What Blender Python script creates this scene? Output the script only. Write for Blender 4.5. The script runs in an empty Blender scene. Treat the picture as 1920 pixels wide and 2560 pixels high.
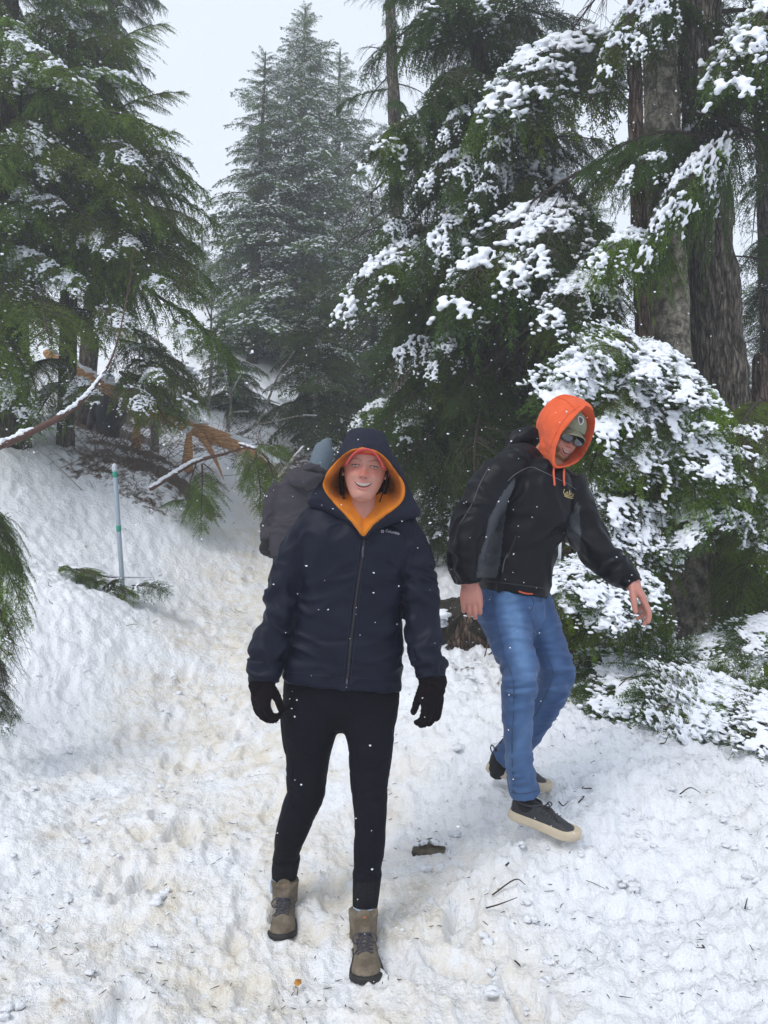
import bpy, math, random
import numpy as np
from mathutils import Vector, Matrix
from mathutils.bvhtree import BVHTree

random.seed(7)
rng = np.random.default_rng(7)
scene = bpy.context.scene
COL = scene.collection

# ------------------------------------------------------------------ camera, sky, sun, exposure
CAM_H, PITCH, FPX = 1.35, math.radians(3.0), 1923.0
cam_data = bpy.data.cameras.new("camera")
cam = bpy.data.objects.new("camera", cam_data)
COL.objects.link(cam)
cam.location = (0, 0, CAM_H)
cam.rotation_euler = (math.radians(90) + PITCH, 0, 0)
cam_data.sensor_fit = 'VERTICAL'
cam_data.sensor_height = 34.62
cam_data.lens = 26.0
cam_data.clip_start = 0.05
cam_data.clip_end = 1500
scene.camera = cam

SUN_EL, SUN_AZ = math.radians(52), math.radians(222)
world = bpy.data.worlds.new("World")
scene.world = world
world.use_nodes = True
wn, wl = world.node_tree.nodes, world.node_tree.links
wn.clear()
sky = wn.new('ShaderNodeTexSky'); sky.sky_type = 'NISHITA'; sky.sun_disc = False
sky.sun_elevation = SUN_EL; sky.sun_rotation = SUN_AZ
hsv = wn.new('ShaderNodeHueSaturation'); hsv.inputs['Saturation'].default_value = 0.25
mixw = wn.new('ShaderNodeMix'); mixw.data_type = 'RGBA'
mixw.inputs[0].default_value = 0.82                     # cloud cover over the clear sky
mixw.inputs[7].default_value = (6.7, 7.35, 8.3, 1)
bg = wn.new('ShaderNodeBackground'); bg.inputs['Strength'].default_value = 0.096
wo = wn.new('ShaderNodeOutputWorld')
wl.new(sky.outputs[0], hsv.inputs['Color']); wl.new(hsv.outputs[0], mixw.inputs[6])
wl.new(mixw.outputs[2], bg.inputs['Color']); wl.new(bg.outputs[0], wo.inputs['Surface'])
sun_d = bpy.data.lights.new("sun", 'SUN'); sun_d.energy = 1.35; sun_d.angle = math.radians(24)
sun_d.color = (1.0, 0.97, 0.93)
sun = bpy.data.objects.new("sun", sun_d); COL.objects.link(sun)
sd = Vector((math.sin(SUN_AZ) * math.cos(SUN_EL), math.cos(SUN_AZ) * math.cos(SUN_EL), math.sin(SUN_EL)))
sun.rotation_euler = sd.to_track_quat('Z', 'Y').to_euler()
vs = scene.view_settings
vs.view_transform = 'Standard'; vs.look = 'None'; vs.gamma = 1; vs.use_curve_mapping = False
vs.exposure = 0.60
scene.cycles.max_bounces = 6
scene.cycles.diffuse_bounces = 4
scene.cycles.glossy_bounces = 2
scene.cycles.transmission_bounces = 3
scene.cycles.volume_bounces = 1
scene.cycles.caustics_reflective = False
scene.cycles.caustics_refractive = False

# ------------------------------------------------------------------ helpers
def ray(px, py):
    dx, dy = (px - 960) / FPX, (1280 - py) / FPX
    return np.array([dx, math.cos(PITCH) - dy * math.sin(PITCH), math.sin(PITCH) + dy * math.cos(PITCH)])
CAMP = np.array([0, 0, CAM_H])
def W(px, py, Y):
    r = ray(px, py)
    return CAMP + r * (Y / r[1])
def proj(P):
    P = np.atleast_2d(P); c, s = math.cos(PITCH), math.sin(PITCH); dz = P[:, 2] - CAM_H; dn = np.maximum(P[:, 1] * c + dz * s, .01)
    return 960 + FPX * P[:, 0] / dn, 1280 - FPX * (dz * c - P[:, 1] * s) / dn
def PM(p, Y):                       # photo pixels -> metres at depth Y
    return p * Y / FPX

_perm = np.random.default_rng(3).permutation(256)
_perm = np.concatenate([_perm, _perm, _perm])
_g = np.random.default_rng(4).normal(size=(256, 3)); _g /= np.linalg.norm(_g, axis=1)[:, None]
def noise(p):
    p = np.asarray(p, float)
    i = np.floor(p).astype(int); f = p - i
    i &= 255
    u = f * f * f * (f * (f * 6 - 15) + 10)
    out = 0
    for dx in (0, 1):
        wx = u[:, 0] if dx else 1 - u[:, 0]
        for dy in (0, 1):
            wy = u[:, 1] if dy else 1 - u[:, 1]
            for dz in (0, 1):
                wz = u[:, 2] if dz else 1 - u[:, 2]
                h = _perm[_perm[_perm[i[:, 0] + dx] + i[:, 1] + dy] + i[:, 2] + dz]
                g = _g[h]
                d = (g * (f - np.array([dx, dy, dz]))).sum(1)
                out = out + wx * wy * wz * d
    return out * 1.5
def fbm(p, o=3, gain=.5):
    s, a = 0, 1
    for k in range(o):
        s = s + a * noise(p * 2 ** k + 17.3 * k); a *= gain
    return s
def sstep(a, b, x):
    t = np.clip((x - a) / (b - a), 0, 1)
    return t * t * (3 - 2 * t)

def mesh_np(name, V, F, mats=(), smooth=True, mi=None):
    """V (n,3); F: (m,3) or (m,4) array or list of such arrays."""
    me = bpy.data.meshes.new(name)
    Fs = [np.asarray(f) for f in (F if isinstance(F, list) else [F]) if len(f)]
    nl = sum(f.size for f in Fs); npoly = sum(len(f) for f in Fs)
    me.vertices.add(len(V)); me.loops.add(nl); me.polygons.add(npoly)
    me.vertices.foreach_set('co', np.asarray(V, np.float32).ravel())
    me.loops.foreach_set('vertex_index', np.concatenate([f.ravel() for f in Fs]).astype(np.int32))
    tot = np.concatenate([np.full(len(f), f.shape[1]) for f in Fs])
    st = np.concatenate([[0], np.cumsum(tot)[:-1]])
    me.polygons.foreach_set('loop_start', st.astype(np.int32))
    if mi is not None:
        me.polygons.foreach_set('material_index', np.asarray(mi, np.int32))
    me.update(calc_edges=True)
    me.polygons.foreach_set('use_smooth', np.full(npoly, bool(smooth)))
    for m in mats: me.materials.append(m)
    return me
def link(name, me, parent=None, **props):
    o = bpy.data.objects.new(name, me); COL.objects.link(o)
    if parent is not None: o.parent = parent
    for k, v in props.items(): o[k] = v
    return o
def thing(name, label, cat, loc=(0, 0, 0), group=None):
    o = link(name, None, None, label=label, category=cat)
    o.location = loc; o.empty_display_size = .1
    if group: o['group'] = group
    return o
def add(name, V, F, mats, parent=None, smooth=True, mi=None, off=None, **props):
    V = np.asarray(V, float)
    if parent is not None and off is None: V = V - np.array(world_loc(parent))
    me = mesh_np(name, V, F, mats if isinstance(mats, (list, tuple)) else [mats], smooth, mi)
    return link(name, me, parent, **props)
def world_loc(o):
    l = Vector((0, 0, 0))
    while o is not None:
        l = l + o.location; o = o.parent
    return l
def setcol(o, C, name='Col'):
    me = o.data
    a = me.attributes.new(name, 'FLOAT_COLOR', 'POINT')
    C = np.asarray(C, np.float32)
    if C.shape[1] == 3: C = np.concatenate([C, np.ones((len(C), 1), np.float32)], 1)
    a.data.foreach_set('color', C.ravel())
def cat_geo(parts):
    Vs, Fs, n = [], {}, 0
    for V, F in parts:
        for f in (F if isinstance(F, list) else [F]):
            f = np.asarray(f)
            if len(f): Fs.setdefault(f.shape[1], []).append(f + n)
        Vs.append(np.asarray(V)); n += len(V)
    return np.concatenate(Vs), [np.concatenate(v) for v in Fs.values()]

def crom(P, n):
    """Catmull-Rom through rows of P, n samples per span."""
    P = np.asarray(P, float)
    Q = np.concatenate([[2 * P[0] - P[1]], P, [2 * P[-1] - P[-2]]])
    out = []
    for i in range(1, len(Q) - 2):
        p0, p1, p2, p3 = Q[i - 1:i + 3]
        for t in np.arange(n) / n:
            out.append(.5 * ((2 * p1) + (-p0 + p2) * t + (2 * p0 - 5 * p1 + 4 * p2 - p3) * t * t + (-p0 + 3 * p1 - 3 * p2 + p3) * t ** 3))
    out.append(P[-1])
    return np.array(out)
def norm(v):
    v = np.asarray(v, float); return v / (np.linalg.norm(v, axis=-1, keepdims=True) + 1e-12)

def limb(pts, ra, rb=None, hint=(0, 1, 0), seg=24, sub=6, cap='round', ex=2.0):
    """Tapered tube; ra = half width across (perpendicular to hint), rb = half depth along hint."""
    pts = np.asarray(pts, float); ra = np.broadcast_to(np.asarray(ra, float), len(pts))
    rb = ra if rb is None else np.broadcast_to(np.asarray(rb, float), len(pts))
    D = crom(np.column_stack([pts, ra, rb]), sub)
    P, A, B = D[:, :3], D[:, 3], D[:, 4]
    T = norm(np.gradient(P, axis=0)); h = norm(hint)
    a = norm(np.cross(T, h)); b = norm(np.cross(a, T))
    th = np.arange(seg) / seg * 2 * math.pi
    c, s = np.cos(th), np.sin(th)
    c = np.sign(c) * np.abs(c) ** (2 / ex); s = np.sign(s) * np.abs(s) ** (2 / ex)
    if cap == 'round':
        r0, r1 = min(A[0], B[0]), min(A[-1], B[-1])
        k = [(.8, .6), (.995, .25)]
        P = np.concatenate([[P[0] - T[0] * r0 * k[1][0]], [P[0] - T[0] * r0 * k[0][0]], P, [P[-1] + T[-1] * r1 * k[0][0]], [P[-1] + T[-1] * r1 * k[1][0]]])
        A = np.concatenate([[A[0] * .25, A[0] * .6], A, [A[-1] * .6, A[-1] * .25]])
        B = np.concatenate([[B[0] * .25, B[0] * .6], B, [B[-1] * .6, B[-1] * .25]])
        a = np.concatenate([[a[0]] * 2, a, [a[-1]] * 2]); b = np.concatenate([[b[0]] * 2, b, [b[-1]] * 2])
    V = P[:, None] + a[:, None] * (A[:, None] * c)[..., None] + b[:, None] * (B[:, None] * s)[..., None]
    m = len(P); V = V.reshape(-1, 3)
    V = np.concatenate([V, [P[0], P[-1]]])
    i, j = np.meshgrid(np.arange(m - 1), np.arange(seg), indexing='ij'); j2 = (j + 1) % seg
    Q = np.stack([i * seg + j, i * seg + j2, (i + 1) * seg + j2, (i + 1) * seg + j], -1).reshape(-1, 4)
    k = np.arange(seg); k2 = (k + 1) % seg
    T1 = np.stack([np.full(seg, m * seg), k2, k], -1); T2 = np.stack([np.full(seg, m * seg + 1), (m - 1) * seg + k, (m - 1) * seg + k2], -1)
    return V, [Q, np.concatenate([T1, T2])]

def grid_surf(G, closed=True, cap_last=False):
    """G (rows, cols, 3) -> mesh."""
    m, n = G.shape[:2]
    i, j = np.meshgrid(np.arange(m - 1), np.arange(n if closed else n - 1), indexing='ij'); j2 = (j + 1) % n
    Q = np.stack([i * n + j, i * n + j2, (i + 1) * n + j2, (i + 1) * n + j], -1).reshape(-1, 4)
    V = G.reshape(-1, 3); F = [Q]
    if cap_last:
        V = np.concatenate([V, [G[-1].mean(0)]]); k = np.arange(n)
        F.append(np.stack([np.full(n, m * n), (m - 1) * n + k, (m - 1) * n + (k + 1) % n], -1))
    return V, F

def evaluated(me, mods):
    o = bpy.data.objects.new('tmp', me); COL.objects.link(o)
    for t, kw in mods:
        md = o.modifiers.new(t, t)
        for k, v in kw.items(): setattr(md, k, v)
    dg = bpy.context.evaluated_depsgraph_get()
    e = o.evaluated_get(dg); m = e.to_mesh()
    V = np.empty(len(m.vertices) * 3, np.float32); m.vertices.foreach_get('co', V)
    lt = np.empty(len(m.polygons), np.int32); m.polygons.foreach_get('loop_total', lt)
    ls = np.empty(len(m.polygons), np.int32); m.polygons.foreach_get('loop_start', ls)
    li = np.empty(len(m.loops), np.int32); m.loops.foreach_get('vertex_index', li)
    F = []
    for k in (3, 4):
        s = ls[lt == k]
        if len(s): F.append(li[s[:, None] + np.arange(k)])
    e.to_mesh_clear(); bpy.data.objects.remove(o); bpy.data.meshes.remove(me)
    return V.reshape(-1, 3).astype(float), F
def union(parts, voxel, smooth=2, factor=.5):
    V, F = cat_geo(parts)
    mods = [('REMESH', dict(mode='VOXEL', voxel_size=voxel, use_smooth_shade=True))]
    if smooth: mods.append(('SMOOTH', dict(factor=factor, iterations=smooth)))
    return evaluated(mesh_np('tmp', V, F), mods)
def vnormals(V, F):
    N = np.zeros_like(V)
    for f in F:
        n = np.cross(V[f[:, 1]] - V[f[:, 0]], V[f[:, 2]] - V[f[:, 0]])
        for k in range(f.shape[1]): np.add.at(N, f[:, k], n)
    return norm(N)
def bvh_of(V, F):
    polys = []
    for f in F: polys += f.tolist()
    return BVHTree.FromPolygons([Vector(v) for v in V], polys)
def hit(bvh, px, py, off=0.0):
    r = norm(ray(px, py))
    loc, n, i, d = bvh.ray_cast(Vector(CAMP), Vector(r), 60)
    if loc is None: return None
    n = np.array(n)
    if n @ r > 0: n = -n
    return np.array(loc) + n * off
def seam(bvh, pts, r, off=0.0, seg=6, sub=5, flat=1.0):
    out = []
    pp = crom(np.array([[a[0], a[1]] for a in pts], float), sub)
    for a in pp:
        h = hit(bvh, a[0], a[1], off)
        if h is not None: out.append(h)
    if len(out) < 2: return np.zeros((0, 3)), []
    return limb(out, r, r * flat, seg=seg, sub=1, cap='round')

# ------------------------------------------------------------------ materials
def mat(name, col=(.5, .5, .5), rough=.6, attr=None, var=0.0, vscale=8, bump=0, bscale=60, stretch=None, bdetail=4, sheen=0, spec=.5, col2=None, trans=0, metal=0, coat=0, randobj=0, bdist=.01):
    m = bpy.data.materials.new(name); m.use_nodes = True
    N, L = m.node_tree.nodes, m.node_tree.links
    b = N['Principled BSDF']
    b.inputs['Roughness'].default_value = rough
    b.inputs['Specular IOR Level'].default_value = spec
    b.inputs['Metallic'].default_value = metal
    if sheen:
        b.inputs['Sheen Weight'].default_value = sheen; b.inputs['Sheen Roughness'].default_value = .5
    if coat: b.inputs['Coat Weight'].default_value = coat
    tc = N.new('ShaderNodeTexCoord'); mp = N.new('ShaderNodeMapping')
    L.new(tc.outputs['Object'], mp.inputs['Vector'])
    if stretch: mp.inputs['Scale'].default_value = stretch
    src = None
    if attr:
        at = N.new('ShaderNodeAttribute'); at.attribute_name = attr; src = at.outputs['Color']
    if var or col2:
        nz = N.new('ShaderNodeTexNoise'); nz.inputs['Scale'].default_value = vscale; nz.inputs['Detail'].default_value = 5
        nz.inputs['Roughness'].default_value = .62
        L.new(mp.outputs[0], nz.inputs['Vector'])
        if col2:
            cr = N.new('ShaderNodeValToRGB')
            cr.color_ramp.elements[0].position = .36; cr.color_ramp.elements[1].position = .64
            cr.color_ramp.elements[0].color = (*col, 1); cr.color_ramp.elements[1].color = (*col2, 1)
            L.new(nz.outputs['Fac'], cr.inputs[0]); base = cr.outputs[0]
        else:
            base = src
        mr = N.new('ShaderNodeMapRange'); mr.inputs[1].default_value = .25; mr.inputs[2].default_value = .75
        mr.inputs[3].default_value = 1 - var; mr.inputs[4].default_value = 1 + var
        L.new(nz.outputs['Fac'], mr.inputs[0])
        hs = N.new('ShaderNodeHueSaturation'); L.new(mr.outputs[0], hs.inputs['Value'])
        if base is not None: L.new(base, hs.inputs['Color'])
        else: hs.inputs['Color'].default_value = (*col, 1)
        src = hs.outputs[0]
    if randobj:
        oi = N.new('ShaderNodeObjectInfo'); mr = N.new('ShaderNodeMapRange')
        mr.inputs[3].default_value = 1 - randobj; mr.inputs[4].default_value = 1 + randobj
        mh = N.new('ShaderNodeMapRange'); mh.inputs[3].default_value = .485; mh.inputs[4].default_value = .51
        L.new(oi.outputs['Random'], mr.inputs[0]); L.new(oi.outputs['Random'], mh.inputs[0])
        hs = N.new('ShaderNodeHueSaturation'); L.new(mr.outputs[0], hs.inputs['Value']); L.new(mh.outputs[0], hs.inputs['Hue'])
        if src is not None: L.new(src, hs.inputs['Color'])
        else: hs.inputs['Color'].default_value = (*col, 1)
        src = hs.outputs[0]
    if src is not None: L.new(src, b.inputs['Base Color'])
    else: b.inputs['Base Color'].default_value = (*col, 1)
    if bump:
        nb = N.new('ShaderNodeTexNoise'); nb.inputs['Scale'].default_value = bscale; nb.inputs['Detail'].default_value = bdetail
        L.new(mp.outputs[0], nb.inputs['Vector'])
        bp = N.new('ShaderNodeBump'); bp.inputs['Strength'].default_value = bump; bp.inputs['Distance'].default_value = bdist
        L.new(nb.outputs['Fac'], bp.inputs['Height']); L.new(bp.outputs[0], b.inputs['Normal'])
    if trans:
        tr = N.new('ShaderNodeBsdfTranslucent')
        if src is not None: L.new(src, tr.inputs['Color'])
        else: tr.inputs['Color'].default_value = (*col, 1)
        mx = N.new('ShaderNodeMixShader'); mx.inputs[0].default_value = trans
        L.new(b.outputs[0], mx.inputs[1]); L.new(tr.outputs[0], mx.inputs[2])
        L.new(mx.outputs[0], N['Material Output'].inputs['Surface'])
    return m

def snow_ground_mat():
    m = mat('snow_ground', (.84, .87, .92), .55, spec=.35)
    N, L = m.node_tree.nodes, m.node_tree.links; b = N['Principled BSDF']
    at = N.new('ShaderNodeAttribute'); at.attribute_name = 'Col'
    tc = N.new('ShaderNodeTexCoord')
    sep = N.new('ShaderNodeSeparateColor'); L.new(at.outputs['Color'], sep.inputs[0])
    def nz(scale, det=6, rough=.6):
        n = N.new('ShaderNodeTexNoise'); n.inputs['Scale'].default_value = scale; n.inputs['Detail'].default_value = det
        n.inputs['Roughness'].default_value = rough; L.new(tc.outputs['Object'], n.inputs['Vector']); return n
    def math_(op, a, bb, clamp=False):
        n = N.new('ShaderNodeMath'); n.operation = op; n.use_clamp = clamp
        for k, v in enumerate((a, bb)):
            if isinstance(v, (int, float)): n.inputs[k].default_value = v
            else: L.new(v, n.inputs[k])
        return n.outputs[0]
    def ramp(inp, lo, hi):
        r = N.new('ShaderNodeMapRange'); r.inputs[1].default_value = lo; r.inputs[2].default_value = hi
        r.interpolation_type = 'SMOOTHSTEP'; L.new(inp, r.inputs[0]); return r.outputs[0]
    def mix(fac, c1, c2):
        n = N.new('ShaderNodeMix'); n.data_type = 'RGBA'
        L.new(fac, n.inputs[0])
        if isinstance(c1, tuple): n.inputs[6].default_value = (*c1, 1)
        else: L.new(c1, n.inputs[6])
        n.inputs[7].default_value = (*c2, 1); return n.outputs[2]
    n1, n2, n3, n4 = nz(2.2), nz(9, 8, .7), nz(45, 6, .7), nz(1.1, 4)
    # R: trodden path stain, G: bare earth and litter, B: pristine
    stain = math_('MULTIPLY', sep.outputs[0], math_('MULTIPLY', ramp(n1.outputs[0], .30, .58), ramp(n2.outputs[0], .26, .66)), True)
    c = mix(stain, (.87, .89, .93), (.76, .70, .60))
    c = mix(math_('MULTIPLY', math_('MULTIPLY', sep.outputs[0], ramp(n2.outputs[0], .58, .74)), ramp(n4.outputs[0], .45, .62), True), c, (.50, .41, .31))
    spk = math_('MULTIPLY', ramp(n3.outputs[0], .62, .70), ramp(n1.outputs[0], .52, .7))
    c = mix(math_('MULTIPLY', spk, .22), c, (.30, .24, .18))
    ga = math_('ADD', math_('MULTIPLY', sep.outputs[1], 1.1), math_('MULTIPLY', math_('SUBTRACT', n2.outputs[0], .5), 1.3))
    earth = ramp(ga, .42, .66)
    ec = N.new('ShaderNodeValToRGB'); L.new(n3.outputs[0], ec.inputs[0])
    ec.color_ramp.elements[0].position = .38; ec.color_ramp.elements[0].color = (.018, .012, .008, 1)
    ec.color_ramp.elements[1].position = .66; ec.color_ramp.elements[1].color = (.16, .095, .05, 1)
    mm = N.new('ShaderNodeMix'); mm.data_type = 'RGBA'; L.new(earth, mm.inputs[0]); L.new(c, mm.inputs[6]); L.new(ec.outputs[0], mm.inputs[7])
    L.new(mm.outputs[2], b.inputs['Base Color'])
    bh = math_('ADD', math_('MULTIPLY', nz(28, 5, .6).outputs[0], 1.0), math_('MULTIPLY', nz(110, 4, .7).outputs[0], .35))
    bp = N.new('ShaderNodeBump'); bp.inputs['Strength'].default_value = 1; bp.inputs['Distance'].default_value = .021
    L.new(bh, bp.inputs['Height']); L.new(bp.outputs[0], b.inputs['Normal'])
    return m

M_ground = snow_ground_mat()
M_snow = mat('snow', (.76, .785, .835), .6, bump=.5, bscale=60, bdist=.006, spec=.35)
M_snowfar = mat('snow_far', (.84, .87, .92), .6, spec=.2)
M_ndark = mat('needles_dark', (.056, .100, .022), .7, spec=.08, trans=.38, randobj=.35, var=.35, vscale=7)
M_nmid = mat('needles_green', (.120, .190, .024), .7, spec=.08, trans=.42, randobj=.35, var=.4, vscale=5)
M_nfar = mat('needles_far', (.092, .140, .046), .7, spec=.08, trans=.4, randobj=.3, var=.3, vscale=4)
M_nyel = mat('needles_fresh', (.15, .22, .04), .7, spec=.08, trans=.35, randobj=.2, var=.3, vscale=6)
M_twig = mat('twig_bark', (.030, .019, .013), .8, var=.3, vscale=30)
M_twigred = mat('twig_bark_red', (.085, .035, .022), .75, var=.4, vscale=25, bump=.4, bscale=90)
def bark(name, c1, c2, st=(1, 1, .16), sc=34, bsc=40, bump=1.):
    m = mat(name, c1, .9, col2=c2, var=.45, vscale=sc, bump=bump, bscale=bsc, bdist=.035, stretch=st, spec=.1, bdetail=8)
    N, L = m.node_tree.nodes, m.node_tree.links
    for n in N:
        if n.type == 'VALTORGB': n.color_ramp.elements[0].position = .42; n.color_ramp.elements[1].position = .60
        if n.type == 'TEX_NOISE': n.inputs['Roughness'].default_value = .72; n.inputs['Distortion'].default_value = .25
    # dark fissures between the bark plates
    vo = N.new('ShaderNodeTexVoronoi'); vo.feature = 'DISTANCE_TO_EDGE'; vo.inputs['Scale'].default_value = 26 * (1 if st[2] < .5 else .7)
    mp = N.new('ShaderNodeMapping'); mp.inputs['Scale'].default_value = (1, 1, max(st[2], .2) * 1.1); tc = N.new('ShaderNodeTexCoord')
    L.new(tc.outputs['Object'], mp.inputs[0]); L.new(mp.outputs[0], vo.inputs['Vector'])
    mr = N.new('ShaderNodeMapRange'); mr.inputs[1].default_value = 0; mr.inputs[2].default_value = .16; mr.inputs[3].default_value = .35; mr.inputs[4].default_value = 1
    L.new(vo.outputs['Distance'], mr.inputs[0])
    b = N['Principled BSDF']; src = b.inputs['Base Color'].links[0].from_socket
    mm = N.new('ShaderNodeMix'); mm.data_type = 'RGBA'; mm.blend_type = 'MULTIPLY'; mm.inputs[0].default_value = .8 if st[2] < .5 else .12
    L.new(src, mm.inputs[6]); L.new(mr.outputs[0], mm.inputs[7]); L.new(mm.outputs[2], b.inputs['Base Color'])
    bp = [n for n in N if n.type == 'BUMP'][0]; hs = bp.inputs['Height'].links[0].from_socket
    ad = N.new('ShaderNodeMath'); ad.operation = 'ADD'; L.new(hs, ad.inputs[0]); L.new(mr.outputs[0], ad.inputs[1])
    if st[2] < .5: L.new(ad.outputs[0], bp.inputs['Height'])
    return m
M_bark_brown = bark('bark_brown', (.065, .054, .042), (.200, .172, .138))
M_bark_red = bark('bark_reddish', (.060, .040, .030), (.175, .125, .096))
M_bark_grey = bark('bark_grey_lichen', (.100, .088, .068), (.290, .260, .205), st=(1, 1, .9), sc=14, bsc=18)
M_bark_dark = bark('bark_dark_moss', (.032, .027, .018), (.095, .086, .050))
M_bark_pale = bark('bark_pale', (.16, .15, .13), (.36, .34, .30), st=(1, 1, 1.6), sc=16, bsc=20, bump=.4)
M_split = mat('split_wood', (.34, .15, .055), .7, col2=(.62, .36, .17), var=.25, vscale=12, bump=.5, bscale=20, stretch=(.5, 2, 6), spec=.15)

# ------------------------------------------------------------------ terrain
CP = [  # (px, py, depth) on the ground seen in the photograph
 (300, 2560, 2.28), (1000, 2560, 2.28), (1700, 2560, 2.25), (915, 2465, 2.47), (700, 2355, 2.74),
 (0, 2050, 3.75), (0, 1800, 5.0), (60, 1620, 5.6), (200, 1500, 6.3), (308, 1492, 7.0), (0, 1350, 7.4),
 (0, 1130, 9.0), (200, 1150, 9.5), (400, 1200, 9.5), (330, 1290, 8.8), (520, 1300, 9.5), (640, 1345, 9.8),
 (500, 1500, 7.9), (450, 1700, 6.0), (500, 1900, 4.7), (800, 1646, 6.3), (760, 1480, 8.2), (1100, 1700, 4.6), (1100, 1425, 8.0),
 (1330, 2130, 3.02), (1300, 1975, 3.42), (1100, 2100, 3.25), (1500, 1800, 4.15), (1700, 1840, 3.95), (1900, 1900, 3.75),
 (1640, 2250, 2.85), (1900, 2250, 2.75),
 (1450, 1640, 5.4), (1640, 1680, 6.0), (1850, 1640, 6.4), (1560, 1500, 8.5), (1800, 1480, 9.5),
 (560, 1010, 15.5), (640, 1180, 12), (760, 1130, 13.5), (900, 1180, 13), (1080, 1340, 11.5), (200, 1000, 14), (330, 1110, 12), (470, 1120, 13),
 (1250, 1330, 14), (1560, 1330, 16), (1880, 1320, 18)]
ctrl = [W(*c) for c in CP]
ctrl += [np.array(c, float) for c in [(-20, 30, 12), (0, 40, 13), (-5, 25, 9.2), (20, 45, 5), (30, 20, 1.6), (14, 22, 1.6), (-16, 6, 5), (-8, 3, 2.0), (8, 3, -.1), (16, 6, 0),
         (0, -8, -.8), (-15, -10, 0), (15, -10, -1), (0, 0, -.02), (-2.5, 1, .1), (2.5, 1, .1), (-40, 45, 17), (40, 55, 6), (0, 60, 16)]]
ctrl = np.array(ctrl)
def _phi(r2): return .5 * r2 * np.log(r2 + 1e-9)
_n = len(ctrl); _d2 = ((ctrl[:, None, :2] - ctrl[None, :, :2]) ** 2).sum(-1)
_A = np.zeros((_n + 3, _n + 3)); _A[:_n, :_n] = _phi(_d2) + np.eye(_n) * .02
_A[:_n, _n:] = np.column_stack([np.ones(_n), ctrl[:, :2]]); _A[_n:, :_n] = _A[:_n, _n:].T
_w = np.linalg.solve(_A, np.concatenate([ctrl[:, 2], [0, 0, 0]]))
def hbase(xy):
    xy = np.atleast_2d(xy).astype(float)
    r = np.linalg.norm(xy, axis=1, keepdims=True); q = xy * np.minimum(1, 60 / np.maximum(r, 1e-6))
    out = np.empty(len(q))
    for s in range(0, len(q), 50000):
        qq = q[s:s + 50000]
        d2 = ((qq[:, None] - ctrl[None, :, :2]) ** 2).sum(-1)
        out[s:s + 50000] = _phi(d2) @ _w[:_n] + _w[_n] + qq @ _w[_n + 1:]
    return out
PATH = np.array([(-.15, 0), (-.35, 2.3), (-.55, 3.2), (-.95, 4.6), (-1.1, 6), (-1.15, 7.5), (-1.2, 9), (-.9, 10.5), (0, 13)])
def path_dist(xy):
    d = np.full(len(xy), 99.)
    for a, b in zip(PATH[:-1], PATH[1:]):
        t = np.clip(((xy - a) @ (b - a)) / ((b - a) @ (b - a)), 0, 1)
        d = np.minimum(d, np.linalg.norm(xy - a - t[:, None] * (b - a), axis=1))
    return d
_fr = np.random.default_rng(21)
FOOT = []
for k in range(150):
    s = _fr.random() * (len(PATH) - 2.5); i = int(s); p = PATH[i] * (1 - s + i) + PATH[i + 1] * (s - i)
    FOOT.append((p[0] + _fr.normal() * .55, p[1] + _fr.normal() * .2, _fr.normal() * .5, .012 + .020 * _fr.random()))
for k in range(40):
    FOOT.append((_fr.uniform(-.2, 2.4), _fr.uniform(1.8, 4), _fr.normal() * 1.2, .010 + .018 * _fr.random()))
def ground(xy, detail=True):
    xy = np.atleast_2d(xy).astype(float)
    h = hbase(xy)
    if detail:
        p = np.column_stack([xy, np.zeros(len(xy))])
        near = 1 - sstep(14, 30, np.linalg.norm(xy, axis=1))
        pd = path_dist(xy); rough = .55 + .75 * sstep(.5, 1.4, pd)
        b1 = np.abs(noise(p * 5.5 + 3)); b2 = np.abs(noise(p * 13 + 9)); 
        b3 = 1 - np.abs(noise(p * 27 + 5))
        h = h + near * (.05 * noise(p * 1.3) + .030 * noise(p * 3.1) + rough * (.040 * (b1 - .3) + .028 * (b2 - .3) + .012 * b3 + .022 * (1 - np.abs(noise(p * 10 + 31))) ** 4) + .016 * np.abs(noise(p * 30 + 2)) + .007 * noise(p * 60))
        # chunky clods beside the path
        cl = sstep(.22, .5, noise(p * 9 + 40)) * sstep(-.1, .4, noise(p * 1.7 + 70))
        h = h + near * cl * .020 * rough
        for fx, fy, a, dep in FOOT:
            m = (np.abs(xy[:, 0] - fx) < .25) & (np.abs(xy[:, 1] - fy) < .25)
            if m.any():
                q = xy[m] - (fx, fy); c, s = math.cos(a), math.sin(a)
                u = (q[:, 0] * c - q[:, 1] * s) / .055; v = (q[:, 0] * s + q[:, 1] * c) / .14
                r = np.sqrt(u * u + v * v)
                h[m] += -dep * (1 - sstep(.7, 1.05, r)) + dep * .35 * np.exp(-((r - 1.25) / .22) ** 2)
    return h
def G(px, py, near=1.2, far=40):
    """first ground point seen through a photo pixel"""
    t = np.concatenate([np.linspace(near, 12, 500), np.linspace(12, far, 300)])
    r = ray(px, py); P = CAMP + t[:, None] / r[1] * r
    d = P[:, 2] - ground(P[:, :2], False)
    k = np.argmax(d < 0) if (d < 0).any() else len(t) - 1
    return P[k]
def gz(x, y): return float(ground([(x, y)])[0])

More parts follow.
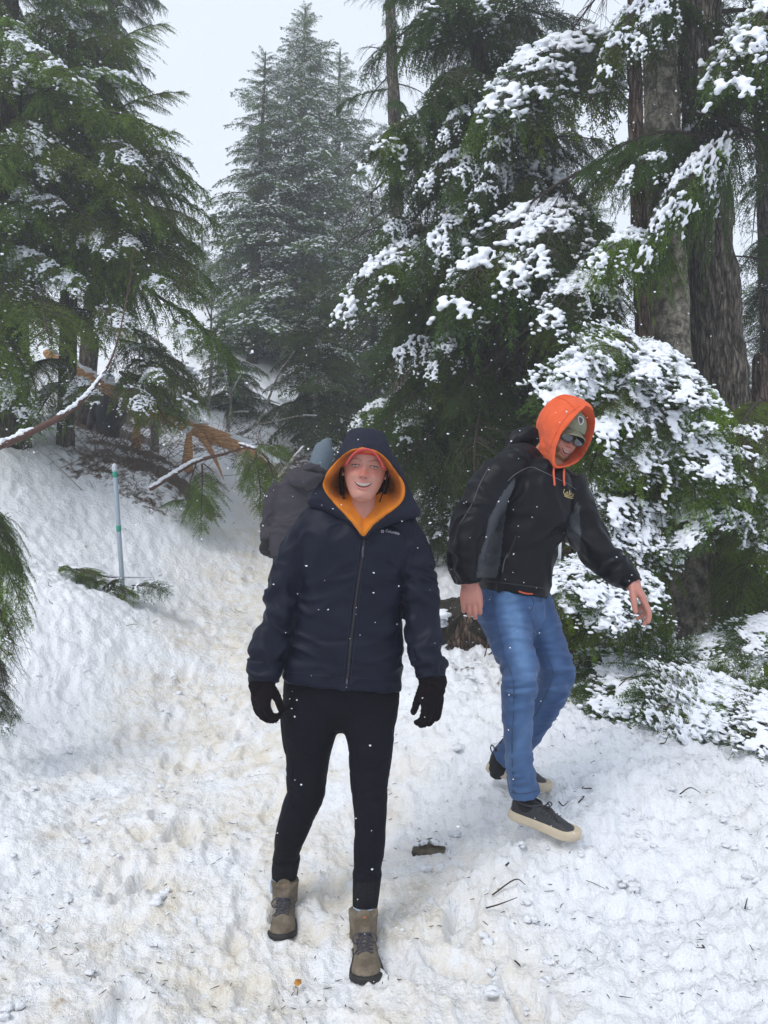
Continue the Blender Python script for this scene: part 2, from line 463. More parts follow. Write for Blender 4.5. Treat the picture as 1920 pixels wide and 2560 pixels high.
def build_ground():
    th = np.concatenate([np.radians(np.linspace(-42, 42, 540)), np.radians(np.linspace(42, 318, 70))[1:-1]])
    r = np.concatenate([[.3, .7, 1.1], np.exp(np.linspace(math.log(1.5), math.log(60), 600)), [72, 85]])
    R, T = np.meshgrid(r, th, indexing='ij')
    xy = np.column_stack([(R * np.sin(T)).ravel(), (R * np.cos(T)).ravel()])
    z = ground(xy)
    # the hollow with the stone, and the gully under the bushes
    G3 = np.column_stack([xy, z]).reshape(len(r), len(th), 3)
    V, F = grid_surf(G3)
    V = np.concatenate([V, [[0, 0, gz(0, 0)]]]); k = np.arange(len(th))
    F.append(np.stack([np.full(len(th), len(V) - 1), (k + 1) % len(th), k], -1))
    F = [f[:, ::-1] for f in F]
    o = add('snowy_ground', V, F, [M_ground], kind='structure')
    o['label'] = 'trampled snow of the path and the snowy forest floor'
    xyv = V[:, :2]; pd = path_dist(xyv)
    p3 = np.column_stack([xyv, np.zeros(len(V))])
    st = 1 - sstep(.35, 1.25, pd + .35 * noise(p3 * 1.5))
    st = np.maximum(st, .45 * (1 - sstep(1.0, 3.0, pd)) * sstep(-.1, .5, noise(p3 * .9 + 5)))
    ea = np.zeros(len(V))
    def blob(px, py, rx, ry, amt, ang=0):
        c = G(px, py)
        q = xyv - c[:2]; cs, sn = math.cos(ang), math.sin(ang)
        u = (q[:, 0] * cs + q[:, 1] * sn) / rx; v = (-q[:, 0] * sn + q[:, 1] * cs) / ry
        ea[:] = np.maximum(ea, amt * np.exp(-(u * u + v * v)))
    for a in [(330, 1130, .9, .4, .9), (380, 1175, .8, .35, .95), (450, 1215, .6, .3, .9), (280, 1085, .9, .7, 1.), (300, 1030, 1.2, .9, 1.), (250, 1150, .8, .5, .6), (420, 1240, .5, .4, .5), (470, 1120, .8, .5, .55), (560, 1110, .9, .7, .6),
              (640, 1140, 1.2, 1., .6), (700, 1150, 1.5, 1.4, .6), (200, 1080, .8, .6, .55), (240, 1180, .9, .4, .55), (360, 1250, .8, .35, .52), (1450, 1650, .8, .7, .60), (1400, 1720, .5, .5, .58), (1200, 1560, .7, .5, .7), (1520, 1580, .9, .8, .48),
              (1180, 1680, .5, .2, .42), (1650, 1640, .9, .6, .55), (1850, 1640, 1., .7, .6), (900, 1180, 3, 3, .45)]:
        blob(*a)
    far = sstep(18, 40, np.linalg.norm(xyv, axis=1)); ea = np.maximum(ea, .25 * far)
    setcol(o, np.column_stack([st, ea, 1 - st]))
    return o
GROUND = build_ground()
# ------------------------------------------------------------------ conifer sprays
def tubes(PL, R, seg=4):
    """PL (n, m, 3) polylines, R (n, m) radii -> quads"""
    n, m = PL.shape[:2]
    T = norm(np.gradient(PL, axis=1))
    h = np.array([.13, .21, .97]); a = norm(np.cross(T, h)); b = np.cross(a, T)
    th = np.arange(seg) / seg * 2 * math.pi
    V = PL[:, :, None] + (a[:, :, None] * np.cos(th)[:, None] + b[:, :, None] * np.sin(th)[:, None]) * R[:, :, None, None]
    idx = np.arange(n * m * seg).reshape(n, m, seg)
    A = idx[:, :-1]; B = idx[:, 1:]
    Q = np.stack([A, np.roll(A, -1, 2), np.roll(B, -1, 2), B], -1).reshape(-1, 4)
    return V.reshape(-1, 3), Q
def gen_spray(seed, nsec=46, hw=.27, d3=.020, dn=.0075, nl=.015, nw=.0052, droop=.5, bare=False, arch=.06, bend=.10, l3max=.085):
    r = np.random.default_rng(seed)
    t = np.linspace(0, 1, 14)
    ph = r.random() * 6
    main = np.column_stack([t, .03 * np.sin(t * 4 + ph) * t, arch * np.sin(t * math.pi) - bend * t ** 3 + bend * t])
    def mpos(s): return np.array([np.interp(s, t, main[:, k]) for k in range(3)]).T
    parts = []
    V, Q = tubes(main[None], (.011 * (1 - t) + .0018)[None], 5); wood = [(V, Q)]
    s0 = np.sort(r.uniform(.05, .985, nsec)); side = np.where(np.arange(nsec) % 2, 1, -1)
    shape = np.minimum(1, s0 / .25) ** .7 * (1 - s0) ** .65 * 1.25 + .10
    ls = hw * shape * r.uniform(.6, 1.25, nsec)
    ang = np.radians(r.uniform(38, 66, nsec)) * side
    b = mpos(s0); u = np.linspace(0, 1, 8)
    curl = r.normal(0, .25, nsec)
    aa = ang[:, None] + curl[:, None] * u - side[:, None] * .45 * u      # sweeps forward
    dx, dy = np.cos(aa), np.sin(aa); st = ls[:, None] / 7
    zz0 = r.normal(0, .12, nsec)
    X = b[:, None, 0] + np.cumsum(dx * st, 1) - dx[:, :1] * st; Yv = b[:, None, 1] + np.cumsum(dy * st, 1) - dy[:, :1] * st
    Z = b[:, None, 2] + ls[:, None] * (zz0[:, None] * u - droop * u ** 2)
    S = np.stack([X, Yv, Z], -1)
    V, Q = tubes(S, (.0042 * np.sqrt(ls / hw))[:, None] * (1 - .8 * u), 3); wood.append((V, Q))
    # tertiary twigs
    P3, D3, L3 = [], [], []
    for i in range(nsec):
        k = max(3, int(ls[i] / d3))
        q = np.linspace(.08, 1, k); pt = np.column_stack([np.interp(q, u, S[i, :, c]) for c in range(3)])
        tg = norm(np.column_stack([np.interp(q, u, np.gradient(S[i, :, c])) for c in range(3)]))
        for sg in (1, -1):
            a3 = np.radians(r.uniform(35, 65, k)) * sg
            d = np.column_stack([tg[:, 0] * np.cos(a3) - tg[:, 1] * np.sin(a3), tg[:, 0] * np.sin(a3) + tg[:, 1] * np.cos(a3), tg[:, 2] + r.normal(-.12, .30, k)])
            P3.append(pt); D3.append(norm(d)); L3.append(np.minimum(l3max, .04 + ls[i] * .28) * (1 - .65 * q) * r.uniform(.6, 1.3, k))
        P3.append(pt[-1:]); D3.append(tg[-1:]); L3.append(np.array([.05]))
    P3, D3, L3 = np.concatenate(P3), np.concatenate(D3), np.concatenate(L3)
    if bare:
        keep = r.random(len(P3)) < .25; P3, D3, L3 = P3[keep], D3[keep], L3[keep] * 1.6
        e = P3 + D3 * L3[:, None]; V, Q = tubes(np.stack([P3, (P3 + e) / 2 + r.normal(0, .004, P3.shape), e], 1), np.tile([.0016, .0012, .0006], (len(P3), 1)), 3)
        wood.append((V, Q)); V, F = cat_geo(wood)
        return dict(V=V, F=F, n0=sum(len(f) for f in F), S=S, P3=P3, D3=D3, L3=L3, main=main)
    # needles
    cnt = np.maximum(2, (L3 / dn).astype(int)); idx = np.repeat(np.arange(len(L3)), cnt)
    off = np.concatenate([np.arange(c) / c for c in cnt])
    base = P3[idx] + D3[idx] * (L3[idx] * off)[:, None]
    base[:, 2] -= .35 * (L3[idx] * off) ** 2 / .05
    base = np.concatenate([base, base]); D = np.concatenate([D3[idx]] * 2)
    sg = np.repeat([1, -1], len(idx)); a = np.radians(r.uniform(35, 80, len(base))) * sg
    d = np.column_stack([D[:, 0] * np.cos(a) - D[:, 1] * np.sin(a), D[:, 0] * np.sin(a) + D[:, 1] * np.cos(a), D[:, 2] + r.normal(.05, .45, len(base))])
    d = norm(d); wv = norm(np.cross(d, norm(r.normal(0, .6, d.shape) + [0, 0, 1])))
    l = nl * r.uniform(.6, 1.2, len(base))
    NV = np.stack([base - wv * nw / 2, base + wv * nw / 2, base + d * l[:, None]], 1).reshape(-1, 3)
    NF = np.arange(len(NV)).reshape(-1, 3)
    Vw, Fw = cat_geo(wood)
    V, F = np.concatenate([Vw, NV]), [Fw[0], NF + len(Vw)]
    return dict(V=V, F=F, n0=len(Fw[0]), S=S, P3=P3, D3=D3, L3=L3, main=main)
_t = (1 + 5 ** .5) / 2
ICO_V = norm(np.array([(-1, _t, 0), (1, _t, 0), (-1, -_t, 0), (1, -_t, 0), (0, -1, _t), (0, 1, _t), (0, -1, -_t), (0, 1, -_t), (_t, 0, -1), (_t, 0, 1), (-_t, 0, -1), (-_t, 0, 1)], float))
ICO_F = np.array([(0, 11, 5), (0, 5, 1), (0, 1, 7), (0, 7, 10), (0, 10, 11), (1, 5, 9), (5, 11, 4), (11, 10, 2), (10, 7, 6), (7, 1, 8), (3, 9, 4), (3, 4, 2), (3, 2, 6), (3, 6, 8), (3, 8, 9), (4, 9, 5), (2, 4, 11), (6, 2, 10), (8, 6, 7), (9, 8, 1)])
def ico2():
    V, F = list(ICO_V), []
    mid = {}
    def m(a, b):
        k = (min(a, b), max(a, b))
        if k not in mid: mid[k] = len(V); V.append(norm(V[a] + V[b]))
        return mid[k]
    for a, b, c in ICO_F:
        x, y, z = m(a, b), m(b, c), m(c, a); F.extend([(a, x, z), (b, y, x), (c, z, y), (x, y, z)])
    return np.array(V), np.array(F)
IC2V, IC2F = ico2()
def blobs(C, R, sz=(1, 1, .8), fine=True, seed=0, jitter=.25):
    r = np.random.default_rng(seed); bv, bf = (IC2V, IC2F) if fine else (ICO_V, ICO_F)
    n = len(C); J = 1 + r.normal(0, jitter, (n, len(bv), 1)) * .35
    V = C[:, None] + bv[None] * J * R[:, None, None] * (np.array(sz) * r.uniform(.75, 1.25, (n, 1, 3)))
    F = bf[None] + (np.arange(n) * len(bv))[:, None, None]
    return V.reshape(-1, 3), F.reshape(-1, 3)
def snow_on(sp, seed, cover=1., rad=.024, thresh=-9, voxel=.0056):
    r = np.random.default_rng(seed)
    S = sp['S']; pts, rr = [], []
    for i in range(len(S)):
        L = np.linalg.norm(np.diff(S[i], axis=0), axis=1).sum(); k = max(2, int(L / (rad * .95)))
        q = np.linspace(.12, 1.0, k)
        pts.append(np.column_stack([np.interp(q, np.linspace(0, 1, 8), S[i, :, c]) for c in range(3)])); rr.append(rad * r.uniform(.6, 1.15, k) * (1.1 - .35 * q))
    k = 34; q = np.linspace(.1, 1, k); m = sp['main']
    pts.append(np.column_stack([np.interp(q, np.linspace(0, 1, len(m)), m[:, c]) for c in range(3)])); rr.append(rad * r.uniform(.7, 1.2, k))
    e = sp['P3'] + sp['D3'] * (sp['L3'] * r.uniform(.3, .95, len(sp['L3'])))[:, None]
    kk = r.random(len(e)) < .55; pts.append(e[kk]); rr.append(rad * r.uniform(.4, .85, kk.sum()))
    P, R = np.concatenate(pts), np.concatenate(rr)
    P = P + r.normal(0, .009, P.shape)
    keep = (r.random(len(P)) < cover) & (noise(P * 5.5 + seed * 3.1) > thresh)
    P, R = P[keep], R[keep]
    P[:, 2] += R * .38
    V, F = blobs(P, R, (1.25, 1.25, .62), seed=seed)
    if voxel: return union([(V, F)], voxel, 1, .3)
    return V, [F]
SPR, SNOW = {}, {}
def make_spray(key, wood=None, needle=None, **kw):
    sp = gen_spray(**kw)
    nf = sum(len(f) for f in sp['F'])
    me = mesh_np('branch', sp['V'], sp['F'], [wood or M_twig] + ([needle or M_ndark]), False,
                 np.where(np.arange(nf) < sp['n0'], 0, 1))
    SPR[key] = (me, sp)
for k in range(4): make_spray('N%d' % k, seed=10 + k)
for k in range(2): make_spray('H%d' % k, seed=30 + k, droop=.75, bend=.16, hw=.30)      # hanging sprays
for k in range(3): make_spray('F%d' % k, seed=50 + k, nsec=26, d3=.05, dn=.021, nl=.040, nw=.013, l3max=.13, droop=.35, needle=M_nfar)
for k in range(2): make_spray('B%d' % k, seed=70 + k, nsec=20, bare=True)
def make_snow(key, spr, **kw):
    V, F = snow_on(SPR[spr][1], **kw); SNOW[key] = (mesh_np('snow', V, F, [M_snow], True), spr)
make_snow('N0h', 'N0', seed=1, cover=.8, rad=.0125, thresh=-.08)
make_snow('N1h', 'N1', seed=2, cover=.8, rad=.0125, thresh=-.02)
make_snow('N2h', 'N2', seed=3, cover=.8, rad=.0120, thresh=0.0)
make_snow('N0x', 'N0', seed=11, cover=.9, rad=.0150, thresh=-.22)
make_snow('N1x', 'N1', seed=12, cover=.9, rad=.0150, thresh=-.12)
make_snow('N2x', 'N2', seed=13, cover=.9, rad=.0145, thresh=-.12)
make_snow('N0p', 'N0', seed=4, cover=.7, rad=.013, thresh=.08)
make_snow('N1p', 'N1', seed=5, cover=.7, rad=.013, thresh=.14)
make_snow('N3p', 'N3', seed=6, cover=.7, rad=.013, thresh=.12)
make_snow('H0h', 'H0', seed=7, cover=.78, rad=.0145, thresh=-.1)
make_snow('H1p', 'H1', seed=8, cover=.7, rad=.013, thresh=.1)
def dust(key, spr, seed, n, rad):
    r = np.random.default_rng(seed); sp = SPR[spr][1]
    e = sp['P3'] + sp['D3'] * (sp['L3'] * r.uniform(.2, 1, len(sp['L3'])))[:, None]
    k = r.permutation(len(e))[:n]; k = k[noise(e[k] * 6 + seed) > -.05]
    P = e[k]; R = rad * r.uniform(.5, 1.3, len(k)); P[:, 2] += R * .6
    V, F = blobs(P, R, (1.5, 1.5, .7), fine=False, seed=seed)
    SNOW[key] = (mesh_np('snow', V, F, [M_snowfar], True), spr)
for k in range(3): dust('F%dd' % k, 'F%d' % k, 80 + k, 250, .0095)
for k in range(4): dust('N%dd' % k, 'N%d' % k, 90 + k, 420, .0042)
for k in range(2): dust('B%dd' % k, 'B%d' % k, 95 + k, 120, .006)

def bough(tree, base, tip, key, snow=None, nmat=None, width=1., up=(0, -.35, 1), roll=0., name='branch'):
    """one branch of a tree: spray mesh laid from base to tip; snow is a key suffix"""
    base, tip = np.asarray(base, float), np.asarray(tip, float)
    x = tip - base; L = np.linalg.norm(x); x = x / L
    z = norm(np.asarray(up, float) - x * (np.asarray(up, float) @ x)); y = np.cross(z, x)
    if roll:
        c, s = math.cos(roll), math.sin(roll); y, z = y * c + z * s, z * c - y * s
    o = link(name, SPR[key][0], tree)
    tl = np.array(tree.location)
    M = Matrix(((x[0] * L, y[0] * L * width, z[0] * L, base[0] - tl[0]), (x[1] * L, y[1] * L * width, z[1] * L, base[1] - tl[1]),
                (x[2] * L, y[2] * L * width, z[2] * L, base[2] - tl[2]), (0, 0, 0, 1)))
    o.matrix_basis = M
    if nmat is not None:
        o.material_slots[1].link = 'OBJECT'; o.material_slots[1].material = nmat
    if snow and (key + snow) in SNOW:
        link('snow', SNOW[key + snow][0], o, kind='stuff')
    return o
def trunk_mesh(pts, radii, m, tree, name='trunk', seg=22, rough=.10, sub=10, off=0., twist=0.):
    V, F = limb(pts, radii, seg=seg, sub=sub, cap='round', hint=(0, 1, 0))
    c = crom(np.column_stack([np.asarray(pts, float), np.broadcast_to(radii, len(pts))]), sub)
    N = vnormals(V, F)
    rr = float(np.mean(radii))
    q = V * np.array([1, 1, .14]) / rr * 1.6
    d = rough * rr * (1.2 * np.abs(noise(q * 2.2 + off)) + .8 * noise(V / rr * .5 + off) + .4 * noise(V * np.array([1, 1, .3]) / rr * 6))
    return add(name, V + N * d[:, None], F, m, tree)
# gaps between the boughs through which the photograph shows trunks, the split log and the cut bank
GAPS = [(110, 870, 330, 1010), (240, 1030, 640, 1200), (470, 960, 640, 1120), (1580, 1420, 1780, 1690), (1600, 170, 1730, 830), (1740, 470, 1860, 1060)]
def radial_crown(tree, axis, z0, z1, rad, n, keys, snows, nmat, droop=.35, width=1.05, rise=0., seed=1, sector=None, rmin=.5, sagmax=.8):
    """axis(z) -> (x, y) of the trunk; rad(f) -> crown radius at f in 0..1 from bottom to top"""
    r = np.random.default_rng(seed)
    for i in range(n):
        f = ((i + r.random()) / n) ** 1.12; z = z0 + (z1 - z0) * f
        a = i * 2.399963 + r.normal(0, .35)
        if sector is not None:
            a = sector[0] + (sector[1] - sector[0]) * r.random()
        R = max(rad(f) * r.uniform(.62, 1.18), .18)
        x, y = axis(z)
        u = (1 - f)
        dz = R * (-(droop + .3 * u) * r.uniform(.5, 1.3) + (.55 * f ** 2 if f > .6 else 0))
        base = (x, y, z); tip = (x + R * math.cos(a), y + R * math.sin(a), z + dz)
        sp_ = np.array(base) + np.outer([.45, .7, .9, 1.0], np.array(tip) - base); qx, qy = proj(sp_); key = keys[r.integers(len(keys))]
        if y - R < 13.5 and any(((qx > g[0]) & (qx < g[2]) & (qy > g[1]) & (qy < g[3])).any() for g in GAPS): r.integers(9); r.uniform(); r.normal(); continue
        s = snows[r.integers(len(snows))]
        bough(tree, base, tip, key, s, nmat, width * r.uniform(.85, 1.2), up=(.25 * math.cos(a), .25 * math.sin(a), 1), roll=r.normal(0, .25))
def lin(p0, p1):
    def f(z):
        t = (z - p0[2]) / (p1[2] - p0[2]); return p0[0] + (p1[0] - p0[0]) * t, p0[1] + (p1[1] - p0[1]) * t
    return f
def sunk(p, d=.25):
    q = np.array(p, float); q[2] = gz(q[0], q[1]) - d; return q
def tree_at(name, label, top, foot, m, r0, r1, group=None, mid=None, **kw):
    """foot (px,py,Y), top (px,py,Y) or world; trunk runs between, continuing on"""
    f = sunk(W(*foot)); t = W(*top) if len(top) == 3 else np.array(top[3:], float)
    tree = thing(name, label, 'tree', tuple(f + [0, 0, .25]), group)
    pts = [f]
    if mid: pts += [W(*q) for q in mid]
    pts.append(t)
    k = len(pts); rad = [r0 * 1.25] + list(np.interp(np.arange(1, k), [0, k - 1], [r0, r1]))
    trunk_mesh(pts, rad, m, tree, **kw)
    return tree, f, t

# ---- left group
def left_trees():
    grp = 'big hemlocks on the left bank'
    specs = [  # label, foot, top, r0, crown bottom, radius, n, mat
     ('tall dense conifer at the left edge with snow on its outer boughs', (40, 1060, 9.3), (10, -900, 9.3), .16, .15, 2.3, 120, M_nmid, 1.7),
     ('tall conifer on the left bank behind the snow pole, with hanging green boughs', (163, 1150, 9.8), (215, -1100, 10.4), .095, .12, 1.45, 200, M_nmid, 1.6),
     ('dark conifer behind the left bank with its trunk just left of the far hiker', (208, 1010, 12.5), (330, -600, 13), .13, .12, 1.35, 130, M_ndark, 2.0)]
    for i, (lb, ft, tp, r0, cb, R, n, nm, pw) in enumerate(specs):
        tree, f, t = tree_at('hemlock_tree', lb, tp, ft, M_bark_brown if i else M_bark_dark, r0, .05, grp, sub=24)
        z0, z1 = f[2] + .25 + [1.2, 2.7, 4.0][i], t[2] + .3
        radial_crown(tree, lin(f, t), z0, z1, lambda q: R * (1 - q) ** .55 * (.75 + .4 * math.sin(q * 9 + i)) + .25, n, ['N0', 'N1', 'N2', 'N3', 'H0'],
                     [None, None, None, 'd', 'd', 'p'], nm, droop=.20, seed=100 + i, width=1.15)
        if i == 1:
            L2 = [((250, 560), (505, 560), 9.2), ((240, 600), (495, 640), 9.3), ((230, 420), (470, 400), 9.4), ((230, 330), (455, 230), 9.6), ((240, 700), (515, 740), 9.2), 
                  ((300, 850), (500, 1000), 9.0), ((330, 900), (480, 1020), 8.9), ((320, 930), (450, 1060), 9.2), ((220, 200), (420, 60), 9.8), ((300, 930), (440, 1080), 9.1), ((200, 500), (440, 330), 9.5),
                  ((170, 950), (60, 1090), 8.9),  ((150, 900), (20, 1000), 8.6)]
            for j, (a, b, Y) in enumerate(L2):
                bough(tree, W(a[0], a[1], 9.9), W(b[0], b[1], Y), ['H0', 'N1', 'H1', 'N3'][j % 4], [None, 'd', 'p'][j % 3], M_nmid if j % 3 else M_nyel, 1.2, roll=.2 * math.sin(j * 5))
            # snow pads on boughs facing the camera
            P = [((60, 130), (155, 205)), ((75, 340), (135, 445)), ((290, 380), (355, 450)), ((60, 480), (90, 520)), ((235, 590), (285, 640)), ((300, 600), (345, 640)), ((55, 640), (140, 700)),
                 ((160, 690), (200, 735)), ((25, 530), (50, 570)), ((120, 500), (150, 530)), ((380, 700), (415, 720)), ((270, 790), (330, 850)), ((60, 760), (85, 800)), ((0, 960), (80, 1040)), ((330, 990), (365, 1060)),
                 ((380, 930), (400, 955)), ((450, 820), (475, 860)), ((20, 90), (60, 130)), ((200, 960), (235, 1010))]
            for j, (a, b) in enumerate(P):
                Y = 8.4; A, B = W(a[0], a[1], Y + .25), W(b[0], b[1], Y)
                A = A + (A - B) * .5
                bough(tree, A, B, ['N0', 'N1', 'N2'][j % 3], 'h', M_nmid, 1.3, up=(0, -.8, .8))
left_trees()

# ---- central far pair and fillers
def centre_trees():
    g = 'far conifers standing behind the path'
    tree, f, t = tree_at('fir_tree', 'tallest far conifer in the gap, its pale trunk behind the grey hiker', (764, 20, 21.5), (722, 1100, 20), M_bark_grey, .24, .03, g, sub=20)
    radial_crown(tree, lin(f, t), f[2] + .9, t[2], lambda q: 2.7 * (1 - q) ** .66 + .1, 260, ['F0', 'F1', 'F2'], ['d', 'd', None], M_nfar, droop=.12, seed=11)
    tree, f, t = tree_at('fir_tree', 'slimmer far conifer just left of the tallest one, bare lower trunk', (664, 130, 20), (628, 1000, 19.5), M_bark_dark, .13, .02, g, sub=20)
    radial_crown(tree, lin(f, t), f[2] + 3.2, t[2], lambda q: 1.35 * (1 - q) ** .6 + .1, 120, ['F0', 'F1', 'F2'], ['d', None], M_nfar, droop=.05, seed=12)
    tree, f, t = tree_at('fir_tree', 'far conifer partly hidden right of the tallest one in the gap', (850, 130, 24), (830, 1080, 23), M_bark_dark, .2, .03, g, sub=20)
    radial_crown(tree, lin(f, t), f[2] + 1.5, t[2], lambda q: 2.3 * (1 - q) ** .66 + .1, 160, ['F0', 'F1', 'F2'], ['d', None], M_nfar, droop=.15, seed=13)
    tree, f, t = tree_at('fir_tree', 'small bushy conifer on the slope left of the pale trunk', (560, 800, 15.5), (590, 1060, 15), M_bark_dark, .06, .015, g)
    radial_crown(tree, lin(f, t), f[2] + .4, t[2], lambda q: 1.1 * (1 - q) ** .7 + .1, 60, ['F0', 'F1', 'N1'], ['d', None], M_nfar, droop=.2, seed=14)
    tree, f, t = tree_at('fir_tree', 'small thin far conifer showing above the left tree line in the gap', (505, 560, 34), (505, 900, 34), M_bark_dark, .12, .03, g)
    radial_crown(tree, lin(f, t), f[2] + .5, t[2], lambda q: 1.3 * (1 - q) ** .8 + .1, 70, ['F0', 'F1'], ['d'], M_nfar, droop=.15, seed=15)
    tree, f, t = tree_at('fir_tree', 'low conifer behind the slope between the left trees and the bare trunk', (560, 640, 27), (560, 950, 26), M_bark_dark, .12, .03, g)
    radial_crown(tree, lin(f, t), f[2] + .5, t[2], lambda q: 1.8 * (1 - q) ** .8 + .1, 90, ['F0', 'F2'], ['d'], M_nfar, droop=.15, seed=16)
    tree, f, t = tree_at('fir_tree', 'dark green conifer low behind the grey hiker head', (800, 700, 14.5), (790, 1130, 13.8), M_bark_pale, .09, .03, g)
    radial_crown(tree, lin(f, t), f[2] + .6, t[2], lambda q: 1.5 * (1 - q) ** .55 + .1, 90, ['N0', 'F1', 'N2'], ['d', None, None], M_nfar, droop=.25, seed=17)
    tree, f, t = tree_at('fir_tree', 'broad bushy conifer filling the gap left of the snowy boughs', (930, 480, 18), (940, 1180, 17), M_bark_dark, .12, .03, g)
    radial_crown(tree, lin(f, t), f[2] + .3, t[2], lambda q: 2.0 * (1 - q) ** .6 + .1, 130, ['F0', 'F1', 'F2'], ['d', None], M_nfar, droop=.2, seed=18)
    # woods further back
    r = np.random.default_rng(5)
    X = [(-22, 34, 9), (-17, 36, 9), (-12.5, 33, 7), (-9.8, 38, 4.2), (2.5, 36, 9), (6, 34, 10), (9, 32, 12), (12, 30, 12), (15, 29, 13), (18, 32, 13), (9.5, 22, 9), (12.4, 20, 8), (5.5, 27, 9), (14.8, 24, 12), (7.2, 18.5, 5.5), (10.6, 15.5, 4.8), (-3.4, 33, 5), (-1.2, 31, 6), (10.2, 19, 13), (12.9, 22, 15), (8.6, 24, 12)]
    words = ['far snow-dusted conifer, ' + w for w in ['leftmost of the woods beyond the left trees', 'beyond the left trees next to the leftmost', 'seen through the left trees', 'low in the gap by the left trees', 'behind the broad bushy conifer',
      'behind the snowy boughs at centre', 'behind the dark mossy trunk', 'behind the man in the orange hood', 'behind the snowy bush', 'beyond the thick right trunk', 'right of the man, low behind the bush', 'at the right edge behind the trunks',
      'behind the hanging boughs right of centre', 'tall one at the right edge', 'small one behind the man\'s back', 'small one right of the thick trunk', 'low behind the slope with the bare saplings', 'behind the tallest conifer in the gap', 'tall, filling the gap right of the thickest trunk', 'tallest at the right edge of the picture', 'between the pale trunk and the thickest trunk']]
    for i, (x, y, h) in enumerate(X):
        f = sunk((x, y, 0)); t = f + np.array([r.normal(0, .2), 0, h + .3])
        tree = thing('fir_tree', words[i], 'tree', tuple(f), 'snow-dusted woods in the distance')
        trunk_mesh([f, (f + t) / 2, t], [.16, .1, .02], M_bark_dark, tree, seg=10, sub=5)
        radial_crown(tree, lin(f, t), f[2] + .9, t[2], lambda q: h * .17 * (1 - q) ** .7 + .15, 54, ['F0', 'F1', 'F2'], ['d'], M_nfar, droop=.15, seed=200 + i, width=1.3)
centre_trees()

